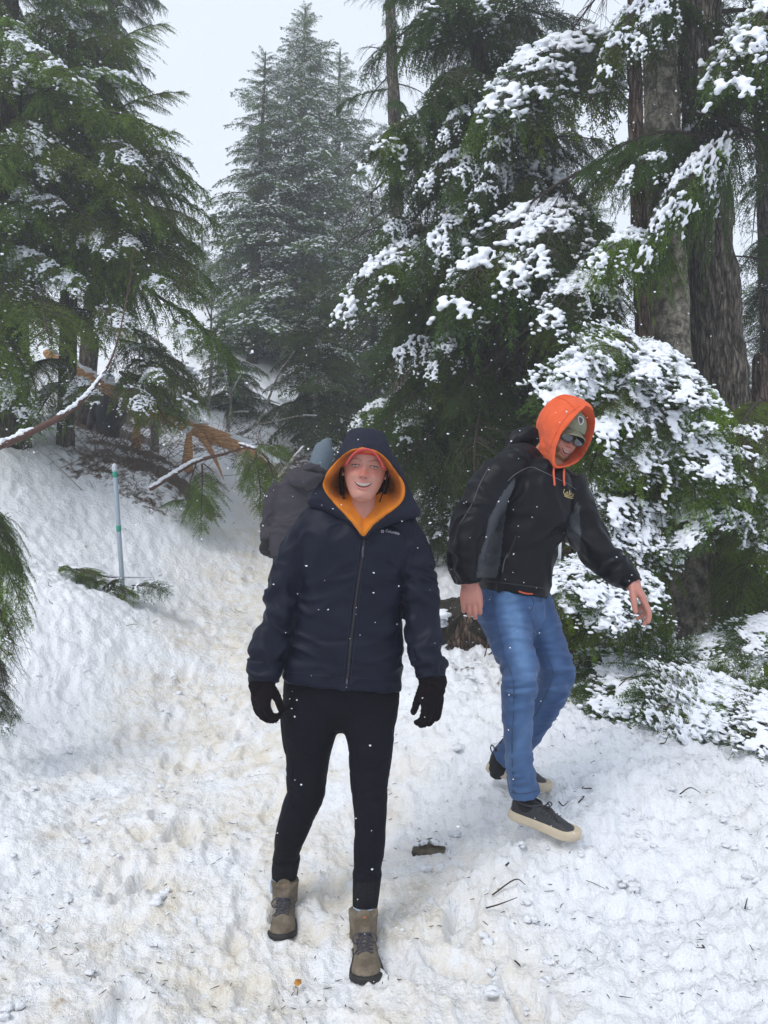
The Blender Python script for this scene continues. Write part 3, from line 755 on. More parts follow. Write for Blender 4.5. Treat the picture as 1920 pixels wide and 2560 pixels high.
# ---- right group
def right_trees():
    g = 'big conifers on the right'
    A, f, t = tree_at('cedar_tree', 'slim reddish trunk against the left side of the pale trunk, beside the man\'s hand', (1578, -500, 5.9), (1652, 1690, 5.9), M_bark_red, .085, .05, g, mid=[(1640, 1300, 5.9), (1608, 800, 5.9), (1590, 300, 5.9)], sub=26, rough=.2)
    B, f, t = tree_at('cedar_tree', 'thick pale lichen-grey trunk right of the man, narrower reddish trunk at its left side', (1640, -600, 6.4), (1710, 1680, 6.2), M_bark_grey, .20, .13, g, mid=[(1700, 1300, 6.2), (1672, 800, 6.2), (1655, 300, 6.3)], sub=30, seg=30)
    C, f, t = tree_at('cedar_tree', 'thickest brown furrowed trunk near the right edge of the picture', (1730, -600, 6.7), (1870, 1650, 6.6), M_bark_brown, .29, .15, g, mid=[(1840, 1300, 6.6), (1795, 850, 6.6), (1768, 400, 6.6)], sub=34, seg=36, rough=.16)
    C2, f, t = tree_at('cedar_tree', 'narrow brown trunk wedged between the pale trunk and the thickest trunk', (1712, -300, 7.3), (1760, 1600, 7.4), M_bark_brown, .11, .08, g, mid=[(1742, 900, 7.4)], sub=26)
    D, fD, tD = tree_at('hemlock_tree', 'dark mossy trunk with snow-laden boughs, above and left of the man', (1180, -900, 8.6), (1215, 1400, 8.0), M_bark_dark, .17, .08, g, mid=[(1212, 900, 8.1)], sub=26)
    E, fE, tE = tree_at('hemlock_tree', 'light brown trunk behind the man\'s orange hood', (1262, -500, 10.3), (1285, 1380, 10), M_bark_grey, .10, .06, g, sub=20)
    Fp, fF, tF = tree_at('alder_tree', 'short pale speckled trunk seen right of the woman\'s hood between snowy boughs', (1040, 560, 11.3), (1108, 1330, 11), M_bark_pale, .14, .10, g, sub=20)
    T, fT, tT = tree_at('hemlock_tree', 'thin straight tree at top centre with dead drooping branches', (968, -420, 12.6), (1010, 1250, 12), M_bark_brown, .13, .07, g, mid=[(987, 330, 12.2), (978, 100, 12.3)], sub=16)
    K, f, t = tree_at('hemlock_tree', 'thin dark trunk right behind the man\'s bent knee', (1424, 1150, 5.6), (1420, 1760, 5.2), M_bark_dark, .055, .045, g)
    R1, f, t = tree_at('cedar_tree', 'slim brown trunk at the right edge behind the thickest trunk', (1888, -300, 9), (1945, 1500, 9), M_bark_brown, .10, .08, g, sub=20)
    R2, f, t = tree_at('cedar_tree', 'second slim trunk low at the right edge beneath the snowy boughs', (1900, 900, 7.2), (1915, 1640, 7.0), M_bark_red, .10, .07, g, sub=12)
    nd, nm = M_ndark, M_nmid
    radial_crown(D, lin(fD, tD), fD[2] + 1.9, tD[2], lambda q: 1.45 * (1 - q) ** .30, 140, ['N0', 'N1', 'N2', 'N3', 'H0', 'H1'], [None, None, None, 'd', 'd', 'p'], nd, droop=.5, seed=301, width=1.2)
    radial_crown(E, lin(fE, tE), fE[2] + 2.0, tE[2], lambda q: 1.9 * (1 - q) ** .35, 110, ['N0', 'N1', 'N2', 'N3'], [None, 'd'], nd, droop=.45, seed=302, width=1.2)
    radial_crown(T, lin(fT, tT), 4.8, tT[2], lambda q: 1.3 * (1 - q) ** .3, 50, ['B0', 'B1', 'N3', 'B0'], [None, 'd'], nd, droop=.5, seed=303, width=1.0)
    radial_crown(C, lin(fD * 0 + W(1800, 900, 6.6), W(1740, -600, 6.7)), 5.4, 8.8, lambda q: 1.5, 26, ['N0', 'N1', 'N3', 'B0', 'B1', 'H0'], [None, 'd'], nd, droop=.4, seed=304, width=1.1, sector=(-.9, 4.0))
    radial_crown(B, lin(W(1690, 900, 6.2), W(1640, -600, 6.4)), 4.8, 8.2, lambda q: 1.4, 22, ['N0', 'N2', 'B0', 'B1', 'B0'], [None, 'd'], nd, droop=.4, seed=305, width=1.0, sector=(-.6, 4.0))
    radial_crown(R1, lin(W(1940, 1400, 9), W(1888, -300, 9)), 1.4, 8, lambda q: 1.7, 85, ['N0', 'N1', 'N2', 'B1'], [None, 'd'], nd, droop=.4, seed=306, width=1.1)
    # snow-laden boughs measured from the photograph: (tree, base px, tip px, depth base, depth tip, key, snow, width)
    S = [
     (B, (1660, -30), (1505, 180), 6.2, 5.6, 'N0', 'h', .8), (B, (1680, -20), (1600, 130), 6.1, 5.5, 'N1', 'h', .9),
     (D, (1500, 90), (1270, 270), 7.8, 6.4, 'N1', 'h', 1.5), (D, (1420, 120), (1330, 230), 7.6, 6.3, 'N0', 'h', 1.2),
     (D, (1320, 180), (1180, 370), 7.8, 6.8, 'N2', 'h', .8), (D, (1290, 260), (1220, 420), 7.6, 6.7, 'N0', 'h', .7), (D, (1200, 270), (1110, 350), 7.8, 6.9, 'N1', 'h', .8),
     (D, (1120, 300), (905, 425), 8.0, 7.0, 'N0', 'h', 1.0), (D, (1080, 300), (960, 380), 8.0, 7.0, 'N2', 'p', 1.2),
     (D, (1240, 370), (1060, 470), 7.8, 6.8, 'N1', 'h', .8), (D, (1210, 390), (1130, 490), 7.6, 6.7, 'N2', 'h', .9), (D, (1280, 410), (1180, 520), 7.6, 6.7, 'N0', 'h', .8), (D, (1340, 440), (1290, 520), 7.8, 6.9, 'N1', 'p', .9),
     (D, (1200, 490), (1040, 710), 7.7, 6.6, 'N2', 'h', .8), (D, (1170, 500), (1110, 640), 7.7, 6.7, 'N0', 'p', 1.0), (D, (1080, 570), (860, 800), 8.0, 6.8, 'N1', 'h', .9), (D, (1060, 600), (960, 700), 8.0, 6.9, 'N0', 'h', 1.1), (D, (1010, 540), (960, 620), 8.0, 7.2, 'N2', 'h', 1.),
     (D, (1460, 490), (1120, 770), 7.4, 5.9, 'N0', 'h', 1.15), (D, (1440, 510), (1290, 720), 7.2, 5.8, 'N1', 'h', 1.1), (D, (1450, 530), (1230, 700), 7.2, 5.9, 'N2', 'h', 1.0), (D, (1400, 500), (1350, 690), 7.1, 5.8, 'N0', 'p', 1.2),
     (D, (1500, 670), (1385, 820), 6.6, 5.5, 'N1', 'h', 1.3), (D, (1480, 690), (1440, 800), 6.6, 5.5, 'N2', 'h', 1.1),
     (C, (1850, 320), (1605, 640), 6.3, 5.4, 'N0', 'h', .50), (C, (1810, 350), (1640, 580), 6.2, 5.4, 'N1', 'h', .55), 
     (C, (1760, 350), (1460, 440), 6.3, 5.4, 'N2', 'p', .55), (C, (1700, 400), (1560, 460), 6.3, 5.4, 'N0', 'p', .8), (C, (1640, 590), (1490, 670), 6.2, 5.2, 'N1', 'h', .9), (D, (1130, 1040), (1050, 1210), 8.6, 7.9, 'N0', None, 1.3), (D, (1150, 1120), (1060, 1330), 8.6, 7.9, 'H0', None, 1.5), (D, (1120, 1080), (1110, 1290), 8.6, 7.8, 'N1', 'd', 1.5), (D, (1010, 1020), (960, 1180), 9.6, 8.9, 'H1', None, 1.5), (D, (1060, 1060), (1010, 1230), 9.4, 8.6, 'N3', None, 1.5), (D, (1140, 1180), (1130, 1380), 8.4, 7.8, 'H1', 'p', 1.4),
     (R1, (1990, 80), (1820, 220), 6.6, 5.0, 'N0', 'h', 1.0), (R1, (1980, 30), (1880, 130), 6.4, 5.0, 'N1', 'h', 1.0),
     (D, (1130, 810), (950, 960), 8.0, 7.0, 'N2', 'h', .9), (D, (1150, 820), (1080, 950), 8.0, 7.0, 'N0', 'p', .9), (D, (1080, 990), (1010, 1100), 9, 8.0, 'N0', 'h', 1.1), (D, (1000, 990), (890, 1070), 9.5, 8.6, 'N1', 'h', 1.1), (D, (1170, 1010), (1060, 1090), 8.4, 7.8, 'N2', 'p', 1.2),
     (D, (1130, 1290), (1060, 1370), 8.8, 8.0, 'N0', 'p', 1.4)]
    for i, (tr, a, b, Ya, Yb, k, s, w) in enumerate(S):
        bough(tr, W(a[0], a[1], Ya), W(b[0], b[1], Yb), k, s, nm if i % 4 == 0 else nd, w * .85, up=(-.1, -.75, .9), roll=.15 * math.sin(i * 3.3))
        if i % 2 == 0:   # green hanging under the snow
            A, Bq = W(a[0], a[1] + 20, Ya + .15), W(b[0] + 25, b[1] + 45, Yb + .2)
            bough(tr, A, Bq, ['H0', 'H1'][i // 2 % 2], None, nm if i % 3 else nd, w * 1.1, up=(0, -.6, 1))
    # bare branches crossing to the lower left
    for a, b, Ya, Yb in [((1640, 360), (1200, 640), 6.2, 6.8), ((1640, 560), (1180, 900), 6.4, 7.2), ((1560, 700), (1150, 1010), 6.6, 7.4), ((1400, 780), (1190, 1080), 7.2, 7.6), ((1650, 1000), (1440, 1150), 6.2, 6.0), ((1660, 1080), (1440, 1260), 6.2, 5.8),
                         ((1830, 880), (1990, 820), 6.5, 6.2), ((1830, 640), (2000, 700), 6.5, 6.2), ((1830, 1080), (1990, 1000), 6.5, 6.), ((1600, 1600), (1400, 1650), 5.9, 5.4), ((1660, 1500), (1480, 1660), 5.9, 5.2), ((1230, 800), (1090, 1180), 8.0, 8.2)]:
        bough(C, W(a[0], a[1], Ya), W(b[0], b[1], Yb), random.choice(['B0', 'B1']), None, None, .9, name='dead_branch')
    return nd, nm
right_trees()

# ---- the snow-laden hemlock thicket behind the man
def snow_bush():
    foot = sunk(W(1600, 1660, 5.35))
    bush = thing('young_hemlock', 'young hemlock loaded with thick snow right behind the man in the orange hood', 'tree', tuple(foot))
    top = W(1560, 830, 5.6)
    trunk_mesh([foot, W(1600, 1300, 5.5), top], [.05, .04, .012], M_bark_dark, bush, seg=10)
    r = np.random.default_rng(9)
    rows = [  # (centre base px), tip px, snow
     ((1580, 850), (1500, 900)), ((1590, 860), (1420, 960)), ((1600, 870), (1360, 1060)), ((1560, 870), (1450, 1000)), ((1600, 850), (1560, 960)), ((1620, 860), (1640, 960)),
     ((1610, 900), (1530, 1040)), ((1620, 900), (1600, 1040)), ((1660, 900), (1700, 1020)), ((1640, 960), (1500, 1120)), ((1660, 980), (1580, 1140)), ((1680, 960), (1680, 1120)), ((1700, 940), (1760, 1080)),
     ((1700, 1000), (1740, 1150)), ((1720, 1020), (1650, 1180)), ((1690, 1050), (1580, 1200)), ((1720, 1060), (1770, 1210)), ((1660, 1080), (1560, 1190)), ((1560, 1000), (1480, 1120)),
     ((1660, 1210), (1500, 1330)), ((1660, 1230), (1560, 1370)), ((1700, 1230), (1640, 1390)), ((1720, 1240), (1740, 1390)), ((1640, 1260), (1500, 1400)),
     ((1620, 1300), (1480, 1420)), ((1520, 1380), (1400, 1520)), ((1560, 1400), (1460, 1540)), ((1480, 1390), (1400, 1560)), ((1540, 1440), (1500, 1590)), ((1600, 1420), (1530, 1560)), ((1440, 1420), (1380, 1500))]
    for i, (a, b) in enumerate(rows):
        Ya = 5.45 if a[1] < 1350 else 5.0; Yb = Ya - .75 - .2 * r.random()
        A, B = W(a[0], a[1], Ya), W(b[0], b[1], Yb)
        k = ['N0', 'N1', 'N2', 'H0'][i % 4]
        B = A + (B - A) * .92
        bough(bush, A, B, k, 'h' if (k == 'H0' or r.random() < .3) else 'x', M_nmid if i % 3 == 0 else M_ndark, 1.25, up=(-.1, -.9, .8), roll=r.normal(0, .25))
        if i % 2 == 0 and not (b[0] > 1490 and b[1] > 1360):
            bough(bush, A + [0, .1, -.05], B + [0.02, .12, -.22], ['H0', 'H1'][i % 2], None, M_nmid, 1.3, up=(0, -.6, 1))
    for i, (a, b) in enumerate([((1700, 1180), (1640, 1290)), ((1740, 1150), (1800, 1300)), ((1680, 1200), (1560, 1260)), ((1520, 1500), (1460, 1640)), ((1480, 1560), (1430, 1700))]):
        bough(bush, W(a[0], a[1], 5.6), W(b[0], b[1], 5.2), ['H1', 'H0'][i % 2], None, M_nmid if i % 2 else M_ndark, 1.2)
    # second one at the right edge
    foot = sunk(W(1900, 1620, 5.9)); b2 = thing('young_hemlock', 'snow-covered hemlock boughs at the right edge in front of the thickest trunk', 'tree', tuple(foot))
    trunk_mesh([foot, W(1905, 1300, 5.9), W(1900, 1050, 5.9)], [.05, .04, .012], M_bark_dark, b2, seg=10)
    for i, (a, b) in enumerate([((1900, 1060), (1810, 1180)), ((1920, 1060), (1880, 1200)), ((1960, 1100), (1930, 1250)), ((1930, 1110), (1830, 1240)), ((1900, 1150), (1850, 1290)), ((1960, 1180), (1900, 1330)), ((1900, 1260), (1820, 1380)), ((1950, 1280), (1900, 1400)), ((1990, 1250), (1950, 1420))]):
        bough(b2, W(a[0], a[1], 5.9), W(b[0], b[1], 5.15), ['N0', 'N1', 'N2', 'H1'][i % 4], ['h', 'p', 'h', 'p'][i % 4], M_nmid, 1.0, up=(-.1, -.9, .8))
    for i, (a, b) in enumerate([((1900, 1000), (1840, 1130)), ((1900, 1300), (1860, 1520)), ((1940, 1300), (1930, 1560)), ((1880, 1350), (1830, 1560)), ((1900, 1100), (1810, 1260))]):
        bough(b2, W(a[0], a[1], 6.1), W(b[0], b[1], 5.5), 'H0', None, M_nmid, 1.3)
    # low ground bush, lower right
    foot = sunk(W(1760, 1800, 4.7)); b3 = thing('snowy_bush', 'low sprawling bush buried in clumpy snow at the lower right', 'bush', tuple(foot))
    pts = []
    for i in range(80):
        px = r.uniform(1530, 1970); top_ = 1700 - (px - 1540) * .30; bot = 1770 + (px - 1540) * .33
        py = r.uniform(max(top_, 1570), bot)
        B = W(px - r.uniform(10, 60), py + r.uniform(30, 80), 4.35 + (1900 - py) * .0016); A = W(px + 30, py - 60, 4.9 + (1900 - py) * .0016)
        for Q, dz_, pq in ((B, .03, (960 + FPX * B[0] / B[1], py + 40)), (A, .10, (960 + FPX * A[0] / A[1], py - 60))):
            gg = G(pq[0], pq[1])
            if gg[1] < 4.6: Q[:] = gg + [0, .02, dz_ * 2]
            Q[2] = max(Q[2], gz(Q[0], Q[1]) + dz_)
        bough(b3, A, B, ['N0', 'N1', 'N2'][i % 3], 'x' if i % 3 == 0 else ('h' if i % 3 == 1 else 'h'), M_nmid if i % 3 == 0 else M_ndark, 1.45, up=(-.1, -.6, 1), roll=r.normal(0, .3))
    for i in range(26):
        px = r.uniform(1540, 1950); gg = G(px, min(r.uniform(1640, 1700) + (px - 1540) * .38, 1880)); a_ = r.uniform(-.8, .8)
        bough(b3, gg + [0, .1, .05], gg + [.30 * math.sin(a_), -.10, r.uniform(.15, .45)], 'N3' if i % 3 else 'B0', 'p' if i % 3 else 'd', M_nmid if i % 3 else None, 1.1, up=(0, -.9, .6))
snow_bush()
# ------------------------------------------------------------------ people: materials
M_skin = mat('skin', attr='Col', rough=.5, spec=.4, var=.06, vscale=60, bump=.15, bscale=300, bdist=.002)
M_skin.node_tree.nodes['Principled BSDF'].inputs['Subsurface Weight'].default_value = .12
M_skin.node_tree.nodes['Principled BSDF'].inputs['Subsurface Radius'].default_value = (.012, .004, .002)
M_navy = mat('navy_shell_fabric', (.0058, .0080, .0185), .48, var=.25, vscale=14, bump=.35, bscale=420, bdist=.0012, spec=.13)
M_navyhood = mat('navy_hood_fabric', (.014, .0155, .028), .65, var=.25, vscale=14, bump=.35, bscale=420, bdist=.0012, spec=.12)
M_mustard = mat('mustard_fleece', (.56, .175, .015), .9, var=.15, vscale=25, bump=.6, bscale=350, bdist=.002, sheen=.06, spec=.1)
M_legging = mat('black_leggings', (.0042, .0042, .0085), .7, var=.2, vscale=20, bump=.2, bscale=500, bdist=.001, spec=.10)
M_heather = mat('heather_sock', (.007, .007, .009), .9, col2=(.022, .022, .026), vscale=220, bump=.8, bscale=260, bdist=.002, spec=.05)
M_glove = mat('dark_fleece_glove', (.006, .0035, .005), .95, var=.3, vscale=60, bump=.7, bscale=380, bdist=.002, spec=.1)
M_lightsock = mat('pale_blue_sock', (.25, .33, .42), .9, bump=.4, bscale=300, bdist=.002)
M_bootmat = mat('taupe_suede', (.115, .092, .066), .85, col2=(.175, .145, .108), vscale=18, var=.2, bump=.5, bscale=200, bdist=.002, spec=.25)
M_bootdark = mat('dark_boot_trim', (.050, .042, .032), .8, var=.3, vscale=30, bump=.5, bscale=120, bdist=.002)
M_rubber = mat('black_rubber', (.012, .011, .010), .7, var=.4, vscale=40, bump=.5, bscale=90, bdist=.003)
M_lace = mat('grey_lace', (.045, .042, .055), .8, bump=.6, bscale=400, bdist=.001)
M_coral = mat('coral_cap', (.52, .065, .055), .75, bump=.3, bscale=300, bdist=.001)
M_teal = mat('teal_shirt', (.20, .42, .38), .85)
M_hair = mat('dark_brown_hair', (.014, .007, .004), .6, spec=.1, bump=.5, bscale=200, bdist=.002)
M_zip = mat('zipper', (.004, .004, .006), .35, bump=.8, bscale=300, bdist=.002)
M_zipmetal = mat('zipper_pull', (.10, .10, .12), .3, metal=.9)
M_print = mat('grey_print', (.30, .31, .35), .6)
M_teeth = mat('teeth', (.42, .36, .30), .35)
M_mouth = mat('mouth_dark', (.09, .018, .016), .6)
M_lip = mat('lips', (.50, .165, .15), .4, bump=.2, bscale=200, bdist=.001)
M_eye = mat('eye_white', (.62, .58, .56), .2)
M_iris = mat('iris', (.10, .13, .15), .2)
M_brow = mat('brow_hair', (.26, .14, .09), .9)
M_black = mat('black_nylon', (.0036, .0040, .0068), .45, var=.3, vscale=10, bump=.4, bscale=30, bdist=.006, spec=.16)
M_greypanel = mat('grey_nylon_panel', (.045, .050, .060), .5, spec=.25, var=.2, vscale=10, bump=.4, bscale=30, bdist=.005)
M_orange = mat('orange_fleece', (.64, .105, .036), .9, var=.12, vscale=25, bump=.6, bscale=350, bdist=.002, sheen=.08, spec=.1)
M_orangecord = mat('orange_cord', (.60, .10, .045), .9, bump=.6, bscale=400, bdist=.001)
M_olive = mat('olive_cap', (.17, .175, .115), .85, var=.15, vscale=40, bump=.5, bscale=260, bdist=.002)
M_lens = mat('dark_lens', (.012, .014, .020), .08, spec=.9, coat=.6)
M_frame = mat('sunglass_frame', (.006, .006, .008), .25)
M_beard = mat('reddish_beard', (.20, .095, .040), .9, var=.4, vscale=90, bump=1, bscale=260, bdist=.004)
M_denim = mat('blue_denim', attr='Col', rough=.85, var=.14, vscale=34, bump=.5, bscale=300, bdist=.0015, sheen=.1)
M_denimseam = mat('denim_seam', (.030, .058, .115), .85)
M_leather = mat('black_leather', (.016, .017, .022), .45, var=.4, vscale=30, bump=.3, bscale=160, bdist=.002)
M_sole = mat('cream_sole', (.52, .44, .32), .7, var=.12, vscale=20, bump=.3, bscale=90, bdist=.002)
M_sockb = mat('black_sock', (.008, .008, .010), .95, bump=.5, bscale=300, bdist=.002)
M_gold = mat('gold_thread', (.42, .33, .14), .6)
M_piping = mat('grey_piping', (.10, .10, .115), .5)
M_greycoat = mat('charcoal_coat', (.040, .035, .044), .8, var=.2, vscale=12, bump=.3, bscale=60, bdist=.003, spec=.2)
M_beanie = mat('slate_beanie', (.115, .150, .180), .9, var=.12, vscale=30, bump=.8, bscale=120, stretch=(1, 1, 3), bdist=.003, spec=.2)

# ------------------------------------------------------------------ people: shape helpers
def frame_pts(M, P):
    P = np.atleast_2d(P); return P @ M[:3, :3].T + M[:3, 3]
def mat4(x, y, z, o):
    M = np.eye(4); M[:3, 0], M[:3, 1], M[:3, 2], M[:3, 3] = x, y, z, o; return M
def hand_parts(o, xd, thumb_dir, curls, s=1., palm=(0, 1, 0), thumb=(.62, .60, -.45), spread=.12, tcurl=.25, fat=1.):
    """o wrist, xd along the fingers, thumb_dir towards the thumb; curls = (a, b, c) radians per joint for 4 fingers"""
    x = norm(xd); y = norm(np.asarray(thumb_dir, float) - x * (x @ np.asarray(thumb_dir, float))); z = np.cross(x, y)
    if z @ np.asarray(palm, float) > 0: z = -z
    M = mat4(x * s, y * s, z * s, o)
    parts = []
    def L(p, ra, rb, hint):
        parts.append(limb(frame_pts(M, p), np.array(ra) * s * fat, np.array(rb) * s * fat, hint=M[:3, :3] @ np.array(hint), seg=14, sub=4))
    L([(-.03, 0, 0), (.0, 0, 0), (.03, .002, 0), (.062, .001, .002), (.088, -.001, 0)], [.026, .028, .036, .041, .038], [.021, .020, .019, .016, .012], (0, 0, 1))
    base = [(.090, .031), (.096, .0105), (.091, -.0105), (.083, -.030)]; ln = [.070, .078, .073, .057]
    for i in range(4):
        c = curls[i] if isinstance(curls[0], (tuple, list)) else curls
        a, p = 0, np.array([base[i][0] - .022, base[i][1], 0]); pts = [p, p + [.022, 0, 0]]; p = pts[-1]
        sp = spread * (1.5 - i) / 1.5 * .5
        for k, fr in enumerate((.46, .30, .24)):
            a += c[k]; p = p + ln[i] * fr * np.array([math.cos(a) * math.cos(sp), math.sin(sp) * math.cos(a), -math.sin(a)]); pts.append(p)
        r = [.0098, .0100, .0092, .0085, .0072]
        L(pts, r, r, (0, 1, 0))
    d = norm(thumb); p = np.array([.018, .022, -.006]); pts = [p]
    for k, l in enumerate((.040, .032, .026)):
        p = p + d * l; pts.append(p); d = norm(d + np.array([tcurl, -tcurl * .6, -.05]))
    L(pts, [.015, .013, .0105, .0085], [.014, .012, .010, .008], (0, 0, 1))
    return parts

def head_geo(fem=True):
    """face towards -Y, eyes at z=0; returns V, F(list)"""
    zt = [-.120, -.116, -.108, -.095, -.078, -.060, -.040, -.015, .01, .035, .06, .085, .103, .114, .118]
    w = [.004, .020, .034, .046, .0545, .0605, .066, .071, .0745, .0765, .0765, .068, .050, .026, .004] if fem else \
        [.006, .026, .040, .051, .059, .0635, .068, .072, .0755, .0775, .077, .069, .051, .027, .004]
    yf = [-.058, -.074, -.083, -.0855, -.0835, -.086, -.0865, -.082, -.084, -.091, -.089, -.076, -.055, -.028, .0]
    if fem: w[3], w[4], w[5] = .042, .0515, .0595
    yb = [-.050, -.030, -.010, .018, .045, .066, .080, .092, .100, .102, .098, .084, .062, .034, .005]
    z = np.concatenate([np.linspace(-.120, -.10, 12), np.linspace(-.10, .05, 90)[1:], np.linspace(.05, .118, 26)[1:]])
    from_ = lambda a: np.interp(z, zt, a)
    def sm(a):
        a = np.concatenate([[a[0]] * 4, a, [a[-1]] * 4]); k = np.array([1, 2, 3, 4, 5, 4, 3, 2, 1.]) / 25
        return np.convolve(a, k, 'valid')
    Wd, Yf, Yb = sm(from_(w)), sm(from_(yf)), sm(from_(yb))
    n = 144; th = np.arange(n) / n * 2 * math.pi; cx, sy = np.cos(th), np.sin(th)
    yc = Yf * .28 + Yb * .72 - .02
    G_ = np.zeros((len(z), n, 3))
    ex = 2.25
    for i in range(len(z)):
        c = np.sign(cx) * np.abs(cx) ** (2 / ex); s = np.sign(sy) * np.abs(sy) ** (2 / ex)
        G_[i, :, 0] = Wd[i] * c
        G_[i, :, 1] = np.where(s < 0, yc[i] + (yc[i] - Yf[i]) * s, yc[i] + (Yb[i] - yc[i]) * s)
        G_[i, :, 2] = z[i]
    G_[:, :, 2] = np.where(G_[:, :, 2] > .05, .05 + (G_[:, :, 2] - .05) * .82, G_[:, :, 2])
    V, F = grid_surf(G_, True)
    bot = len(V); V = np.concatenate([V, [[0, -.052, -.1215], [0, .0, .1063]]]); k = np.arange(n)
    F += [np.stack([np.full(n, bot), (k + 1) % n, k], -1), np.stack([np.full(n, bot + 1), (len(z) - 1) * n + k, (len(z) - 1) * n + (k + 1) % n], -1)]
    fr = V[:, 1] < -.02
    x, zz = V[:, 0], V[:, 2]
    def g(cx_, cz, sx, sz): return np.exp(-((x - cx_) / sx) ** 2 - ((zz - cz) / sz) ** 2)
    d = np.zeros(len(V))
    for s in (-1, 1):
        d -= .0125 * g(s * .031, .002, .018, .0125)            # socket
        d += .0035 * g(s * .030, .019, .022, .007)             # brow
        d += .0075 * g(s * .043, -.034, .018, .017)            # raised cheek
        d -= .0035 * g(s * .030, -.052, .005, .016)            # smile fold
        d += .0065 * g(s * .0135, -.0355, .0065, .0062)         # nostril wing
        d += .0030 * g(s * .031, -.010, .015, .0035)           # lower lid bag
        d += .0022 * g(s * .031, .010, .016, .0035)
    zz = zz - .0055
    t = np.clip((.006 - zz) / .046, 0, 1)
    ridge = (.004 + .017 * t ** 1.3) * np.exp(-(x / (.0085 + .005 * t)) ** 2) * sstep(-.052, -.043, zz) * sstep(.030, .0, zz)
    zz = zz + .0055
    d += ridge + .004 * g(0, -.032, .009, .008)
    d += .004 * g(0, -.100, .016, .012) - .004 * g(0, -.084, .022, .005)
    d += .0035 * g(0, -.058, .024, .010)
    V[fr, 1] -= d[fr]
    return V, F
def skin_colour(P, fem, M=None, base=(.43, .205, .155)):
    """P in head-local coordinates"""
    x, y, z = P.T; c = np.tile(base, (len(P), 1)).astype(float)
    def blend(m, col): c[:] = c * (1 - m[:, None]) + np.array(col) * m[:, None]
    g = lambda cx, cz, sx, sz: np.exp(-((x - cx) / sx) ** 2 - ((z - cz) / sz) ** 2)
    f = (y < 0)
    red = (.42, .105, .08)
    blend(np.clip(.62 * g(0, -.026, .022, .016) + + .42 * (g(.040, -.020, .020, .014) + g(-.040, -.020, .020, .014)), 0, .9) * f, red)
    blend(.35 * (g(.03, .014, .02, .008) + g(-.03, .014, .02, .008)) * f, (.40, .17, .13))
    return c
def rot(ax, a):
    return np.array(Matrix.Rotation(a, 3, ax))
def head_matrix(o, yaw=0, pitch=0, roll=0, s=1.):
    """roll > 0 tips the crown to the right of the picture, pitch > 0 looks down, yaw > 0 looks right in the picture"""
    R = rot('Y', roll) @ rot('Z', yaw) @ rot('X', pitch)
    M = np.eye(4); M[:3, :3] = R * s; M[:3, 3] = o; return M
